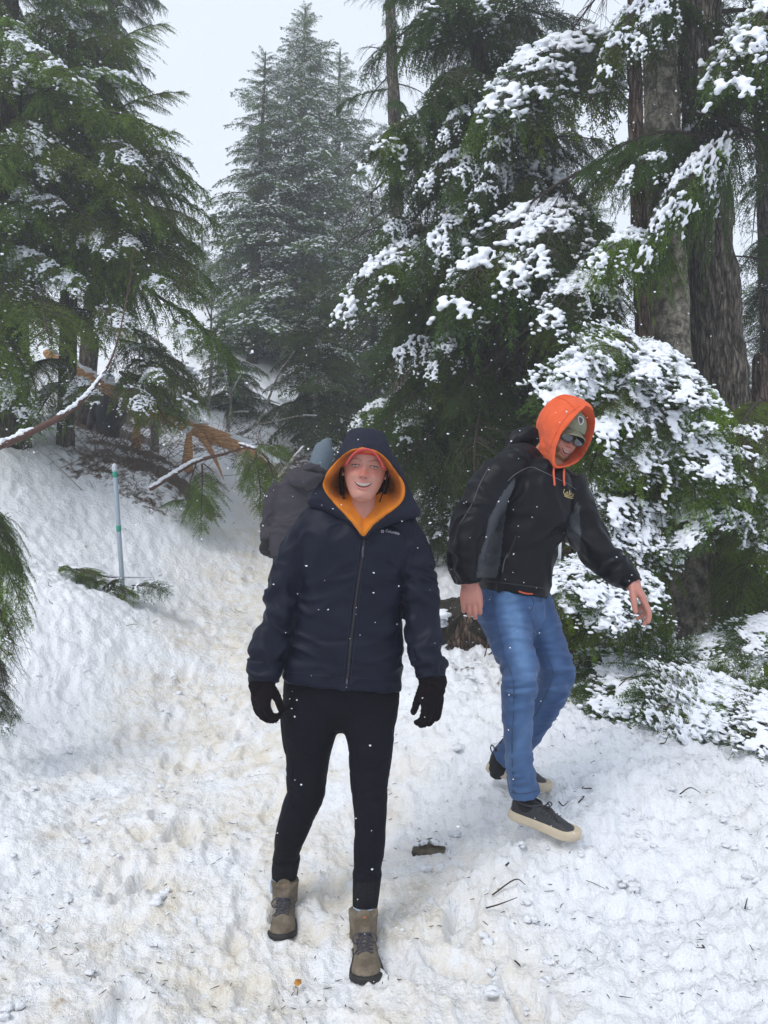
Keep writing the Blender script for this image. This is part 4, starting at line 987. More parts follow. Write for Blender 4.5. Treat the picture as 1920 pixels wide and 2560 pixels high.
def face_extras(M, V, F, body, fem):
    """eyes, brows, mouth laid onto the head surface"""
    bv = bvh_of(V, F)
    def on(x, z, off=0):
        loc, n, i, dd = bv.ray_cast(Vector((x, -.2, z)), Vector((0, 1, 0)), .4)
        return np.array([x, (loc.y if loc else -.08) - off, z])
    def put(name, V_, F_, m, **k): return add(name, frame_pts(M, V_), F_, m, body, **k)
    # mouth: dark cavity, teeth, lips
    wm = .0300 if fem else .026
    u = np.linspace(-1, 1, 25)
    up = -.0600 + .0042 * u ** 2 + .0002; lo = -.0600 - .0155 * (1 - u ** 2) ** .75 + .0042 * u ** 2
    asym = 0 if fem else .004
    rows = []
    for q in np.linspace(0, 1, 5):
        rows.append([on(wm * a + asym, up[i] * (1 - q) + lo[i] * q, .0008) for i, a in enumerate(u)])
    Vm, Fm = grid_surf(np.array(rows), False); put('mouth', Vm, Fm, M_mouth)
    rows = []
    for q in np.linspace(0, 1, 4):
        rows.append([on(wm * .90 * a + asym, up[i] - .0006 + q * (lo[i] - up[i]) * .58, .0018) for i, a in enumerate(u)])
    R_ = np.array(rows); R_[:, ::3, 1] += .0007
    Vm, Fm = grid_surf(R_, False); put('teeth', Vm, Fm, M_teeth, kind='stuff')
    for nm_, zz_, rr in (('upper_lip', up + .0022, .0026), ('lower_lip', lo - .0022, .0032)):
        P = np.array([on(wm * 1.06 * a + asym, zz_[i], .0005) for i, a in enumerate(u)])
        r_ = rr * (1 - .75 * np.abs(u) ** 2.2)
        V_, F_ = limb(P, r_, r_ * .8, hint=(0, 1, 0), seg=10, sub=1); put(nm_, V_, F_, M_lip)
    if fem:
        for s in (-1, 1):
            rows = []
            for q in np.linspace(-1, 1, 7):
                rows.append([on(s * .031 + .0125 * a, -.0005 + .0032 * q * (1 - a * a) ** .6 + .0012 * (1 - a * a), .0010) for a in np.linspace(-1, 1, 13)])
            V_, F_ = grid_surf(np.array(rows), False); e = put('eye', V_, F_, M_eye)
            c = on(s * .031, .0003, .0016); V_, F_ = blobs(c[None], np.array([.0040]), (1, .25, .95), jitter=0); add('iris', frame_pts(M, V_), F_, M_iris, e)
            for nm_, zo, rr in (('upper_lid', .0044, .0020), ('lower_lid', -.0032, .0014)):
                P = np.array([on(s * .031 + .0145 * a, zo * (1 - a * a) + .0005, .0012) for a in np.linspace(-1, 1, 11)])
                V_, F_ = limb(P, rr, rr * .8, seg=8, sub=1); o = put(nm_, V_, F_, M_skin); setcol(o, np.tile((.40, .18, .14) if zo > 0 else (.47, .21, .17), (len(V_), 1)))
            P = np.array([on(s * .031 + .0135 * a, .0035 * (1 - a * a) + .0004, .0026) for a in np.linspace(-1, 1, 9)])
            V_, F_ = limb(P, .0011, .0009, seg=6, sub=1); put('eyelashes', V_, F_, M_hair)
            P = np.array([on(s * (.013 + .036 * a), .0155 + .006 * math.sin(a * 2.4), .0008) for a in np.linspace(0, 1, 10)])
            V_, F_ = limb(P, np.linspace(.0019, .0007, 10), .0005, seg=8, sub=1); put('eyebrow', V_, F_, M_brow)
    for s in (-1, 1):
        c = on(s * .0085, -.0422, -.0005); V_, F_ = blobs(c[None], np.array([.0034]), (1.1, .6, .55), jitter=0); put('nostril', V_, F_, M_mouth)
        # ear
        P = np.array([(s * .073, .006, .012), (s * .081, .014, .018), (s * .083, .022, .006), (s * .080, .018, -.014), (s * .073, .006, -.026)])
        V_, F_ = limb(P, [.006, .006, .006, .006, .006], [.005] * 5, seg=10, sub=4); o = put('ear', V_, F_, M_skin); setcol(o, np.tile((.50, .20, .15), (len(V_), 1)))
    return bv
def fabric(V, F, a_big=.006, f_big=7., a_ridge=.004, f_ridge=13., st=(1, 1, 1.8), off=0., wfun=None):
    N = vnormals(V, F); q = V * np.array(st)
    w = 1 if wfun is None else wfun(V)
    warp = np.column_stack([noise(V * 5 + off), noise(V * 5 + off + 9), noise(V * 5 + off + 19)]) * .12
    rdg = 1 - np.abs(noise((q + warp) * f_ridge + off)) * 2.2
    d = a_big * noise(V * f_big + off + 5) + w * a_ridge * (sstep(.0, 1, rdg) - .4)
    return V + N * np.broadcast_to(d, (len(V),))[:, None]
def pxlimb(rows, rb, Y=None, ex=2.2, seg=36, sub=7, cap='flat', tilt=None):
    """rows: (px, py, Y, half width px); rb: half depth in metres"""
    P = np.array([W(a, b, c) for a, b, c, d in rows]); ra = [PM(d, c) for a, b, c, d in rows]
    return limb(P, ra, rb, hint=(0, 1, 0), seg=seg, sub=sub, cap=cap, ex=ex)
def text_geo(txt, size):
    cu = bpy.data.curves.new('t', 'FONT'); cu.body = txt; cu.size = size; cu.extrude = .0004; cu.align_x = 'LEFT'
    o = bpy.data.objects.new('t', cu); COL.objects.link(o); dg = bpy.context.evaluated_depsgraph_get()
    m = o.evaluated_get(dg).to_mesh(); V = np.array([v.co[:] for v in m.vertices]); F = [p.vertices[:] for p in m.polygons]
    o.evaluated_get(dg).to_mesh_clear(); bpy.data.objects.remove(o)
    F = [np.array([f for f in F if len(f) == k]) for k in (3, 4)]; return V, [f for f in F if len(f)]
def lay(bv, V, px0, py0, dpx, dpy, scale_px, off=.002):
    """lay flat local (x, y) shapes on a surface: pixel origin, baseline direction in the photo, pixels per unit"""
    d = np.array([dpx, dpy], float); d /= np.linalg.norm(d); nrm = np.array([d[1], -d[0]])
    if nrm[1] > 0: nrm = -nrm
    out = []
    for v in V:
        p = np.array([px0, py0]) + d * v[0] * scale_px + nrm * v[1] * scale_px
        h = hit(bv, p[0], p[1], off + v[2]); out.append(h if h is not None else out[-1])
    return np.array(out)
def shoe_geo(heel, toe, up, length=.30, kind='sneaker'):
    """local X heel->toe, Z up; returns upper, sole, matrix. heel/toe: bottom of the sole"""
    heel, toe = np.asarray(heel, float), np.asarray(toe, float)
    x = norm(toe - heel); z = norm(np.asarray(up, float) - x * (x @ np.asarray(up, float))); y = np.cross(z, x)
    s = np.linalg.norm(toe - heel) / .30
    M = mat4(x * s, y * s, z * s, heel)
    xs = np.array([0, .008, .03, .07, .12, .17, .21, .24, .265, .285, .297, .30])
    wd = np.array([.012, .026, .034, .036, .036, .041, .046, .047, .043, .033, .018, .006])
    if kind == 'boot': wd = wd * 1.27
    X = np.linspace(0, .30, 44); X = .15 - .15 * np.cos(X / .30 * math.pi); Wd = np.interp(X, xs, wd)
    cy = .006 * np.sin(X / .3 * math.pi)
    h = {'sneaker': [.092, .100, .102, .106, .100, .084, .070, .060, .053, .045, .034, .022],
         'boot': [.090, .098, .104, .112, .114, .098, .080, .068, .060, .050, .036, .016]}[kind]
    H = np.interp(X, xs, h); z0 = .034 if kind == 'sneaker' else .022
    th = np.linspace(0, math.pi, 25); ez = .62
    rows = []
    for i in range(len(X)):
        c = np.sign(np.cos(th)) * np.abs(np.cos(th)) ** .62; s_ = np.sin(th) ** .9
        wloc = Wd[i] * (1 - .22 * s_ * min(1, H[i] / .07))
        rows.append(np.column_stack([np.full(25, X[i] * .985 + .002), cy[i] + c * wloc * .95, z0 - .006 + s_ * (H[i] - z0 + .006)]))
    Vu, Fu = grid_surf(np.array(rows), False)
    n = len(Vu); k = 25
    i = np.arange(len(X) - 1); Fu.append(np.stack([i * k, i * k + k - 1, (i + 1) * k + k - 1, (i + 1) * k], -1))
    Fu.append(np.stack([np.arange(12), np.arange(1, 13), 24 - np.arange(1, 13), 24 - np.arange(12)], -1)[:, ::-1]); Fu.append(np.stack([np.arange(12), np.arange(1, 13), 24 - np.arange(1, 13), 24 - np.arange(12)], -1) + (len(X) - 1) * k)
    upper = (frame_pts(M, Vu), [np.concatenate(Fu)])
    # sole
    out = np.concatenate([np.column_stack([X, cy + Wd]), np.column_stack([X, cy - Wd])[::-1]])
    cen = out.mean(0); rows = []
    ht = .040 if kind == 'sneaker' else .028
    toe_lift = lambda xx: .012 * sstep(.22, .30, xx)
    for f, zz in ((.90, .0), (.985, .002), (1.03, .008), (1.035, ht * .55), (1.02, ht * .9), (.97, ht), (.85, ht)):
        p = cen + (out - cen) * f; lug = 0
        rows.append(np.column_stack([p, zz + toe_lift(p[:, 0])]))
    Gs = np.array(rows)
    if kind == 'boot': Gs[:2, :, 2] += .006 * (np.sin(np.arange(Gs.shape[1]) * 1.6) > .2)
    Vs, Fs = grid_surf(Gs, True, True)
    b = len(Vs); Vs = np.concatenate([Vs, [Gs[0].mean(0)]]); kk = np.arange(Gs.shape[1]); Fs.append(np.stack([np.full(len(kk), b), (kk + 1) % len(kk), kk], -1))
    return upper, (frame_pts(M, Vs), Fs), M

# ------------------------------------------------------------------ woman in the navy jacket
def woman():
    foot = W(790, 2400, 2.65); foot[2] = gz(foot[0], foot[1])
    P = thing('person', 'smiling woman in navy jacket, mustard inner hood, coral cap and black leggings on the snow', 'person', tuple(foot))
    hc = W(912, 1172, 2.665)
    HM = head_matrix(hc, yaw=.02, pitch=-.02, roll=math.radians(5.5), s=1.0)
    hv, hf = head_geo(True)
    neck = limb([hc + [0, .03, -.30], hc + [0, .025, -.2], hc + [-.004, .02, -.12], hc + [-.002, .015, -.05]], [.070, .048, .043, .043], [.07, .046, .045, .048], seg=24)
    core = limb([W(860, 1700, 2.79), W(875, 1500, 2.76), W(880, 1330, 2.75), W(893, 1275, 2.74)], [.12, .11, .12, .06], [.07, .07, .07, .05], seg=20)
    arms = []
    for rows in (LARM, RARM):
        arms.append(limb([W(a, b, c) for a, b, c, d in rows], .032, .032, seg=12, sub=3))
    V, F = union([(frame_pts(HM, hv), hf), neck, core] + arms, .0034, 1, .35)
    body = add('body', V, F, M_skin, P)
    loc = (V - HM[:3, 3]) @ np.linalg.inv(HM[:3, :3]).T
    setcol(body, skin_colour(loc, True))
    face_extras(HM, hv, hf, P, True)
    # cap: crown and brim
    th = np.linspace(-math.pi * .5, math.pi * 1.5, 49)[:-1]
    rows = []
    for f in np.linspace(0, 1, 10):
        r = math.cos(f * math.pi / 2 * .985); rows.append([(.0785 * r * math.cos(t), .006 + .099 * r * math.sin(t), .036 + .074 * math.sin(f * math.pi / 2)) for t in th])
    Vc, Fc = grid_surf(np.array(rows), True, True); cap = add('cap', frame_pts(HM, Vc), Fc, M_coral, P)
    rows = []
    for v in np.linspace(0, 1, 12):
        rows.append([(.0745 * a * (1 - .16 * v), -.070 * math.sqrt(max(0, 1 - .55 * a * a)) - .052 * v * math.sqrt(max(.0, 1 - .82 * a * a)) - .006, .048 - .050 * abs(a) ** 2.3 + .004 * v) for a in np.linspace(-1, 1, 31)])
    top = np.array(rows); bot = top[::-1].copy(); bot[:, :, 2] -= .0042
    Gb = np.concatenate([top, bot]); Gb = np.concatenate([Gb, Gb[:1]])
    Vb, Fb = grid_surf(Gb, False); add('brim', frame_pts(HM, Vb), Fb, M_coral, cap)
    edge = top[-1] + [0, -.001, -.002]; Ve, Fe = limb(frame_pts(HM, edge), .0034, .0034, seg=8, sub=2); add('brim_edge', Ve, Fe, M_coral, cap)
    # hair falling beside the face
    hs = []
    r = np.random.default_rng(2)
    for s in (-1, 1):
        for k in range(5):
            x0 = s * (.074 + .006 * r.random()); hs.append(limb(frame_pts(HM, [(x0, .0 + .02 * r.random(), .03), (x0 + s * .004, .0, -.02), (x0 - s * .002, .004, -.06), (x0 - s * (.012 + .008 * r.random()), .012, -.11 - .02 * r.random())]), [.0014, .0016, .0014, .0006], None, seg=6, sub=4))
        hs.append(limb(frame_pts(HM, [(s * .070, .035, .05), (s * .080, .040, -.02), (s * .074, .045, -.08), (s * .060, .055, -.13)]), [.008, .010, .008, .003], None, seg=10, sub=4))
    Vh, Fh = cat_geo(hs); add('hair', Vh, Fh, M_hair, P, kind='stuff')
    for s in (-1, 1):
        Ve, Fe = blobs(frame_pts(HM, [(s * .079, .004, -.032)]), np.array([.0028]), (1, 1, 1), jitter=0); add('earring', Ve, Fe, M_zipmetal, P)
    # teal shirt in the V of the neck
    V_, F_ = limb([W(906, 1345, 2.68), W(906, 1320, 2.685), W(906, 1300, 2.69)], [.04, .046, .044], [.03, .036, .040], seg=24); add('shirt_collar', V_, F_, M_teal, P)
    # jacket
    torso = pxlimb([(854, 1712, 2.78, 147), (856, 1690, 2.78, 150), (862, 1620, 2.775, 145), (873, 1500, 2.76, 128), (880, 1420, 2.75, 137), (885, 1350, 2.745, 146), (890, 1312, 2.745, 138), (895, 1292, 2.745, 100)],
                   [.128, .130, .128, .118, .122, .122, .100, .07], ex=2.5, seg=48)
    ar = [pxlimb(LARM, [.062, .066, .066, .063, .060, .056, .052], ex=2.1), pxlimb(RARM, [.062, .066, .064, .061, .058, .055, .050], ex=2.1)]
    sh = limb([W(762, 1325, 2.745), W(890, 1300, 2.75), W(1018, 1325, 2.745)], [.055, .07, .055], [.06, .09, .06], hint=(0, 0, 1), seg=24)
    sh = limb([W(770, 1318, 2.745), W(830, 1300, 2.75), W(895, 1312, 2.76), W(960, 1303, 2.75), W(1015, 1322, 2.745)], [.066, .066, .060, .066, .064], [.050, .048, .040, .048, .050], hint=(0, 0, 1), seg=24)
    V, F = union([torso, sh] + ar, .0062, 4, .5)
    elbow = [W(712, 1480, 2.74), W(1052, 1500, 2.74), W(664, 1640, 2.69), W(1072, 1650, 2.69)]
    def wf(V):
        w = np.full(len(V), .55)
        for e in elbow: w = w + 1.1 * np.exp(-(((V - e) ** 2).sum(1)) / .011)
        px = 960 + FPX * V[:, 0] / V[:, 1]
        w = w + .5 * sstep(770, 720, px) + .5 * sstep(1000, 1040, px)
        return w
    V = fabric(V, F, .007, 6.5, .0105, 10.5, (.7, 1, 1.5), 3.1, wf)
    # horizontal quilting crease above the hem and waist crease
    py = 1280 - FPX * (V[:, 2] - CAM_H) / V[:, 1]
    N = vnormals(V, F); px = 960 + FPX * V[:, 0] / V[:, 1]
    inb = sstep(715, 735, px) * sstep(1012, 1000, px)
    V = V - N * (inb * (.006 * np.exp(-((py - 1686) / 5) ** 2) + .004 * np.exp(-((py - 1500 + (px - 870) * .02) / 6) ** 2)))[:, None]
    jk = add('jacket', V, F, M_navy, P)
    bj = bvh_of(V, F)
    z = [(911, 1352), (905, 1400), (895, 1460), (886, 1530), (878, 1600), (872, 1660), (868, 1708)]
    V_, F_ = seam(bj, z, .0045, .0005, seg=8, flat=.7); zp = add('zipper', V_, F_, M_zip, jk)
    for dx in (-9, 9):
        V_, F_ = seam(bj, [(a + dx, b) for a, b in z], .0022, .0008, seg=6); add('zipper_flap', V_, F_, M_navyhood, jk)
    V_, F_ = seam(bj, [(908, 1368), (906, 1380), (907, 1392)], .0035, .004); add('zipper_pull', V_, F_, M_zipmetal, jk)
    V_, F_ = seam(bj, [(868, 1700), (868, 1709)], .004, .003); add('zipper_stop', V_, F_, M_zipmetal, jk)
    for pts in ([(720, 1322), (742, 1298), (766, 1268)], [(1046, 1300), (1036, 1330), (1022, 1400), (1012, 1470)], [(738, 1345), (744, 1400), (742, 1470)], [(752, 1500), (738, 1560), (724, 1640), (716, 1700)], [(1000, 1540), (1004, 1620), (1003, 1690)],
                [(724, 1680), (790, 1688), (866, 1694), (940, 1698), (1002, 1697)]):
        V_, F_ = seam(bj, pts, .0016, .0, seg=5)
        if len(F_): add('seam', V_, F_, M_navyhood, jk)
    # cuffs
    for (a, b, c, h), (a2, b2, c2, h2) in (((662, 1648, 2.69, 44), (660, 1706, 2.68, 38)), ((1073, 1650, 2.69, 40), (1080, 1697, 2.68, 35))):
        V_, F_ = pxlimb([(a, b, c, h), ((a + a2) / 2, (b + b2) / 2, c, (h + h2) / 2 + 2), (a2, b2, c2, h2)], [.052, .053, .050], cap='flat'); V_ = fabric(V_, F_, .003, 14, .003, 22)
        add('cuff', V_, F_, M_navy, jk)
    tV, tF = text_geo('Columbia', 1.0); w_ = tV[:, 0].max()
    L_ = lay(bj, tV, 963, 1330, 60, 13, 35.5 / w_, .0015); add('lettering', L_, tF, M_print, jk, smooth=False)
    # small woven diamond mark beside the lettering: four petals
    dm = []
    for k in range(4):
        a = k * math.pi / 2 + math.pi / 4; c = np.array([math.cos(a), math.sin(a)]) * .5; q = np.array([(-.38, 0), (0, -.38), (.38, 0), (0, .38)]) + c
        dm.append((np.column_stack([q, np.zeros(4)]), [np.array([[0, 1, 2, 3]])]))
    dV, dF = cat_geo(dm); add('emblem', lay(bj, dV, 956, 1329, 60, 13, 5.2, .0016), dF, M_print, jk, smooth=False)
    # hoods
    Lp = [(905, 1119), (940, 1127), (968, 1148), (998, 1186), (1013, 1225), (1000, 1262), (950, 1298), (924, 1322), (908, 1340), (894, 1322), (865, 1290), (821, 1245), (806, 1212), (813, 1190), (845, 1147), (872, 1126)]
    LY = [2.555, 2.56, 2.585, 2.62, 2.63, 2.63, 2.62, 2.605, 2.60, 2.605, 2.62, 2.63, 2.63, 2.62, 2.585, 2.56]
    Op = [(916, 1069), (957, 1083), (982, 1133), (1010, 1196), (1034, 1244), (1050, 1284), (1000, 1304), (948, 1323), (912, 1350), (884, 1320), (836, 1292), (774, 1262), (774, 1243), (799, 1208), (842, 1140), (872, 1079)]
    n = len(Lp); loop = lambda pts: crom(np.array(pts + pts[:3], float), 6)[6:6 * (n + 1)] if False else crom(np.array(pts + [pts[0]], float), 6)[:-1]
    L3 = np.array([W(a, b, y) for (a, b), y in zip(Lp, LY)]); L3 = crom(np.concatenate([L3, L3[:1]]), 6)[:-1]
    c = hc + [0, 0, -.02]
    def ring(R, sc, dy, cc=c): q = R.copy(); q[:, 0] = cc[0] + (q[:, 0] - cc[0]) * sc; q[:, 2] = cc[2] + (q[:, 2] - cc[2]) * sc; q[:, 1] += dy * (1 - .62 * sstep(cc[2] - .05, cc[2] - .13, R[:, 2])) if dy > 0 and sc < .93 else dy; return q
    key = [ring(L3, .50, .17), ring(L3, .66, .14), ring(L3, .77, .095), ring(L3, .85, .045), ring(L3, .90, .010), ring(L3, .945, -.006), ring(L3, .985, -.004), ring(L3, 1.005, .012), ring(L3, 1.01, .035), ring(L3, 1.0, .06)]
    Gh = crom(np.array(key).reshape(len(key), -1), 4).reshape(-1, len(L3), 3)
    Vo, Fo = grid_surf(Gh, True)
    Vo = fabric(Vo, Fo, .004, 14, .002, 26, (1, 1, 1), 4)
    ih = add('inner_hood', Vo, Fo, M_mustard, P)
    bo = bvh_of(Vo, Fo)
    V_, F_ = seam(bo, [(877, 1290), (893, 1312), (906, 1330)], .003, .001); add('hood_edge_seam', V_, F_, M_mustard, ih)
    O3 = np.array([W(a, b, 2.635 + (.04 if b > 1230 else 0)) for a, b in Op]); O3 = crom(np.concatenate([O3, O3[:1]]), 6)[:-1]
    mid = (L3 * 1.0 + O3) / 2; mid[:, 1] = L3[:, 1] * .5 + O3[:, 1] * .5 - .006
    key = [ring(L3, .985, .028), ring(L3, 1.0, .006), mid, O3, ring(O3, 1.0, .07), ring(O3, .96, .14), ring(O3, .72, .215), ring(O3, .35, .25), ring(O3, .04, .255)]
    for k in (4, 5, 6): key[k][:, 2] = np.maximum(key[k][:, 2], c[2] - .16)
    Gn = crom(np.array(key).reshape(len(key), -1), 5).reshape(-1, len(L3), 3)
    Vn, Fn = grid_surf(Gn, True)
    Vn = fabric(Vn, Fn, .004, 10, .0035, 15, (1, 1, 2), 8)
    add('hood', Vn, Fn, M_navyhood, P)
    # leggings
    hip = pxlimb([(853, 1690, 2.80, 142), (853, 1722, 2.80, 144), (852, 1760, 2.80, 145)], [.105, .11, .10], ex=2.3, cap='round')
    l1 = pxlimb([(784, 1730, 2.80, 74), (778, 1788, 2.80, 74), (773, 1832, 2.80, 66), (770, 1880, 2.81, 56), (766, 1940, 2.82, 50), (764, 1985, 2.83, 46), (746, 2031, 2.85, 42), (727, 2088, 2.88, 37), (715, 2141, 2.92, 31), (711, 2200, 2.95, 28)], [.10, .098, .088, .080, .070, .062, .060, .056, .046, .040], cap='flat')
    l2 = pxlimb([(925, 1730, 2.80, 73), (923, 1803, 2.79, 68), (925, 1832, 2.78, 62), (927, 1864, 2.77, 56), (924, 1920, 2.76, 50), (922, 1966, 2.75, 45), (926, 2039, 2.74, 40), (922, 2129, 2.73, 37), (917, 2200, 2.72, 32), (913, 2262, 2.715, 29)], [.10, .095, .088, .082, .070, .062, .060, .056, .046, .040], cap='flat')
    V, F = union([hip, l1, l2], .006, 3); V = fabric(V, F, .003, 7, .0022, 16, (1, 1, 1.5), 2)
    lg = add('leggings', V, F, M_legging, P); bl = bvh_of(V, F)
    V_, F_ = pxlimb([(715, 1760, 2.82, 12), (716, 1800, 2.82, 14), (722, 1860, 2.825, 13), (728, 1884, 2.83, 10)], [.05, .06, .06, .05], cap='round'); add('thigh_pocket', V_, F_, M_legging, lg)
    for s in ([(724, 1900), (722, 1980), (702, 2050)],):
        V_, F_ = seam(bl, [(a + 6, b) for a, b in s], .0015, 0);
        if len(F_): add('seam', V_, F_, M_heather, lg)
    for rows, rb in (([(716, 2150, 2.925, 33), (712, 2175, 2.94, 32), (711, 2203, 2.95, 29)], [.047, .045, .042]), ([(918, 2188, 2.722, 35), (915, 2230, 2.717, 33), (912, 2274, 2.715, 30)], [.048, .046, .043])):
        V_, F_ = pxlimb(rows, rb, cap='round'); add('wool_sock', V_, F_, M_heather, P)
        a, b, c_, d = rows[0]; V_, F_ = pxlimb([(a + 1, b - 12, c_, d - .5), (a, b - 2, c_, d + 1), (a, b + 4, c_, d)], rb[0] + .0015, cap='flat'); add('legging_hem', V_, F_, M_legging, lg)
    for a, b, c_, d in ((708, 2206, 2.95, 31), (911, 2276, 2.71, 31)):
        V_, F_ = pxlimb([(a, b - 14, c_, d - 3), (a, b, c_, d), (a, b + 20, c_, d)], .045, cap='flat'); add('ankle_sock', V_, F_, M_lightsock, P)
    # boots
    for heel, toe, shaft in (((716, 2300, 2.99), (699, 2357, 2.735), (709, 2230, 2.95, 38)), ((906, 2395, 2.735), (916, 2468, 2.462), (911, 2300, 2.71, 42))):
        h_, t_ = W(*heel), W(*toe); h_[2] = t_[2] + .012 if heel[0] < 800 else t_[2] + .004; h_[2] -= .008; t_[2] -= .008
        (uV, uF), (sV, sF), BM = shoe_geo(h_, t_, (0, 0, 1), kind='boot')
        c0 = frame_pts(BM, [(.075, .0, .06), (.068, .0, .10), (.066, 0, .135), (.066, 0, .155)])
        shf = limb(c0, [.047, .047, .049, .052], [.054, .054, .056, .058], hint=(0, 1, 0), seg=28, cap='flat')
        tng = limb(frame_pts(BM, [(.17, 0, .085), (.13, 0, .118), (.118, 0, .150), (.116, 0, .170)]), [.022, .024, .026, .024], .010, seg=14)
        V, F = union([(uV, uF), shf, tng], .0036, 3)
        N = vnormals(V, F); lc = (V - BM[:3, 3]) @ np.linalg.inv(BM[:3, :3]).T
        # overlay panel edges
        e = np.abs(noise(lc * [38, 60, 38] + 2)); V = V + N * (.0016 * sstep(.10, .0, e) * -1 + .0012 * noise(V * 60))[:, None]
        bt = add('boot', V, F, M_bootmat, P)
        add('outsole', sV, sF, M_rubber, bt)
        # toe cap rand
        m = (lc[:, 0] > .262)
        rd = shoe_geo(h_, t_, (0, 0, 1), kind='boot')[0]
        lcr = (rd[0] - BM[:3, 3]) @ np.linalg.inv(BM[:3, :3]).T
        cr = BM[:3, 3] + (lcr * [1, 1.035, 1.03] + [.0015, 0, .0]) @ BM[:3, :3].T
        Fk = rd[1][0]; Fk = Fk[(lcr[Fk][:, :, 2].max(1) < .031 + .012 * sstep(.24, .29, lcr[Fk][:, :, 0].mean(1))) & (np.ptp(lcr[Fk][:, :, 1], 1) < .03)]
        add('toe_rand', cr, [Fk], M_bootdark, bt)
        bb = bvh_of(V, F); L = []
        x0 = toe[0]; 
        lp = [(.118, .150), (.122, .132), (.135, .118), (.150, .104), (.166, .092), (.182, .081), (.198, .072)]
        def onb(x, y):     # boot surface from the front-above
            o = BM[:3, 3] + BM[:3, :3] @ np.array([x + .12, y, .30]); d = -norm(BM[:3, :3] @ np.array([.12, 0, .25 - .0]))
            loc, nn, _, _ = bb.ray_cast(Vector(o), Vector(d), .6)
            return np.array(loc) + np.array(nn) * .002 if loc else None
        for k in range(len(lp) - 1):
            xa, xb = lp[k][0] - .0, lp[k + 1][0]
            for sgn in (1, -1):
                q = [onb(xa + (xb - xa) * t, sgn * .022 * (1 - 2 * t)) for t in np.linspace(0, 1, 6)]; q = [a for a in q if a is not None]
                if len(q) > 2: L.append(limb(q, .0024, .0024, seg=6, sub=2))
            for sgn in (1, -1):
                a = onb(xb, sgn * .024)
                if a is not None: L.append(blobs(a[None], np.array([.0042]), (1, 1, 1), jitter=0))
        top = onb(.122, 0)
        if top is not None:
            ydir = norm(BM[:3, 1]); xd = norm(BM[:3, 0])
            for sgn in (1, -1):
                loopP = [top, top + ydir * sgn * .022 + [0, 0, .006] + xd * .006, top + ydir * sgn * .040 + xd * .012 + [0, 0, -.006], top + ydir * sgn * .030 + xd * .016 + [0, 0, -.022], top + xd * .004]
                L.append(limb(loopP, .0024, .0024, seg=6, sub=5))
                e1 = onb(.165, sgn * .012 - .01); 
                if e1 is not None: L.append(limb([top, top + xd * .016 + ydir * sgn * .012 + [0, 0, -.012], e1 + xd * .006, e1 + xd * .02 + ydir * (-.012) + [0, 0, -.012]], .0024, .0024, seg=6, sub=4))
        V_, F_ = cat_geo(L); add('laces', V_, F_, M_lace, bt, kind='stuff')
        t0 = frame_pts(BM, [(.125, 0, .158)])
        V_, F_ = blobs(t0, np.array([.008]), (1.1, .5, .6), jitter=0); add('tongue_tab', V_, F_, mat('tab', (.45, .12, .03), .7), bt)
    # gloves
    g1 = hand_parts(W(656, 1694, 2.685), (-.02, -.12, -1), (.75, -.8, 0), ((.55, .75, .5), (.45, .75, .5), (.40, .65, .5), (.35, .5, .4)), 1.06, palm=(.8, .8, 0), thumb=(.85, .35, -.55), fat=1.28, spread=.1)
    V, F = union(g1, .0032, 3); V = fabric(V, F, .002, 30, .0015, 45); add('glove', V, F, M_glove, P)
    g2 = hand_parts(W(1078, 1694, 2.685), (.02, -.08, -1), (-.9, -.7, 0), ((.25, .50, .6), (.30, .50, .5), (.25, .4, .4), (.15, .25, .3)), 1.08, palm=(-.7, .8, 0), thumb=(.95, .30, -.35), fat=1.22, tcurl=.1, spread=.15)
    V, F = union(g2, .0032, 3); V = fabric(V, F, .002, 30, .0015, 45); gl = add('glove', V, F, M_glove, P)
    V_, F_ = pxlimb([(1078, 1690, 2.685, 33), (1082, 1705, 2.685, 35), (1078, 1712, 2.685, 29), (1082, 1722, 2.685, 31), (1078, 1732, 2.685, 27)], [.042, .044, .036, .038, .032], cap='round', seg=24); V_ = fabric(V_, F_, .002, 30, .002, 30); add('glove_cuff', V_, F_, M_glove, gl)
    V_, F_ = pxlimb([(658, 1690, 2.685, 32), (656, 1705, 2.685, 33), (652, 1722, 2.685, 32)], [.040, .042, .034], cap='round', seg=24); add('glove_cuff', V_, F_, M_glove, gl)
LARM = [(780, 1318, 2.745, 38), (738, 1388, 2.74, 44), (715, 1471, 2.74, 43), (692, 1563, 2.72, 43), (671, 1625, 2.70, 42), (664, 1655, 2.69, 41), (661, 1690, 2.685, 37)]
RARM = [(1008, 1318, 2.745, 40), (1036, 1400, 2.74, 44), (1047, 1490, 2.74, 43), (1055, 1580, 2.72, 41), (1066, 1630, 2.70, 39), (1074, 1655, 2.69, 38), (1079, 1685, 2.685, 34)]
woman()
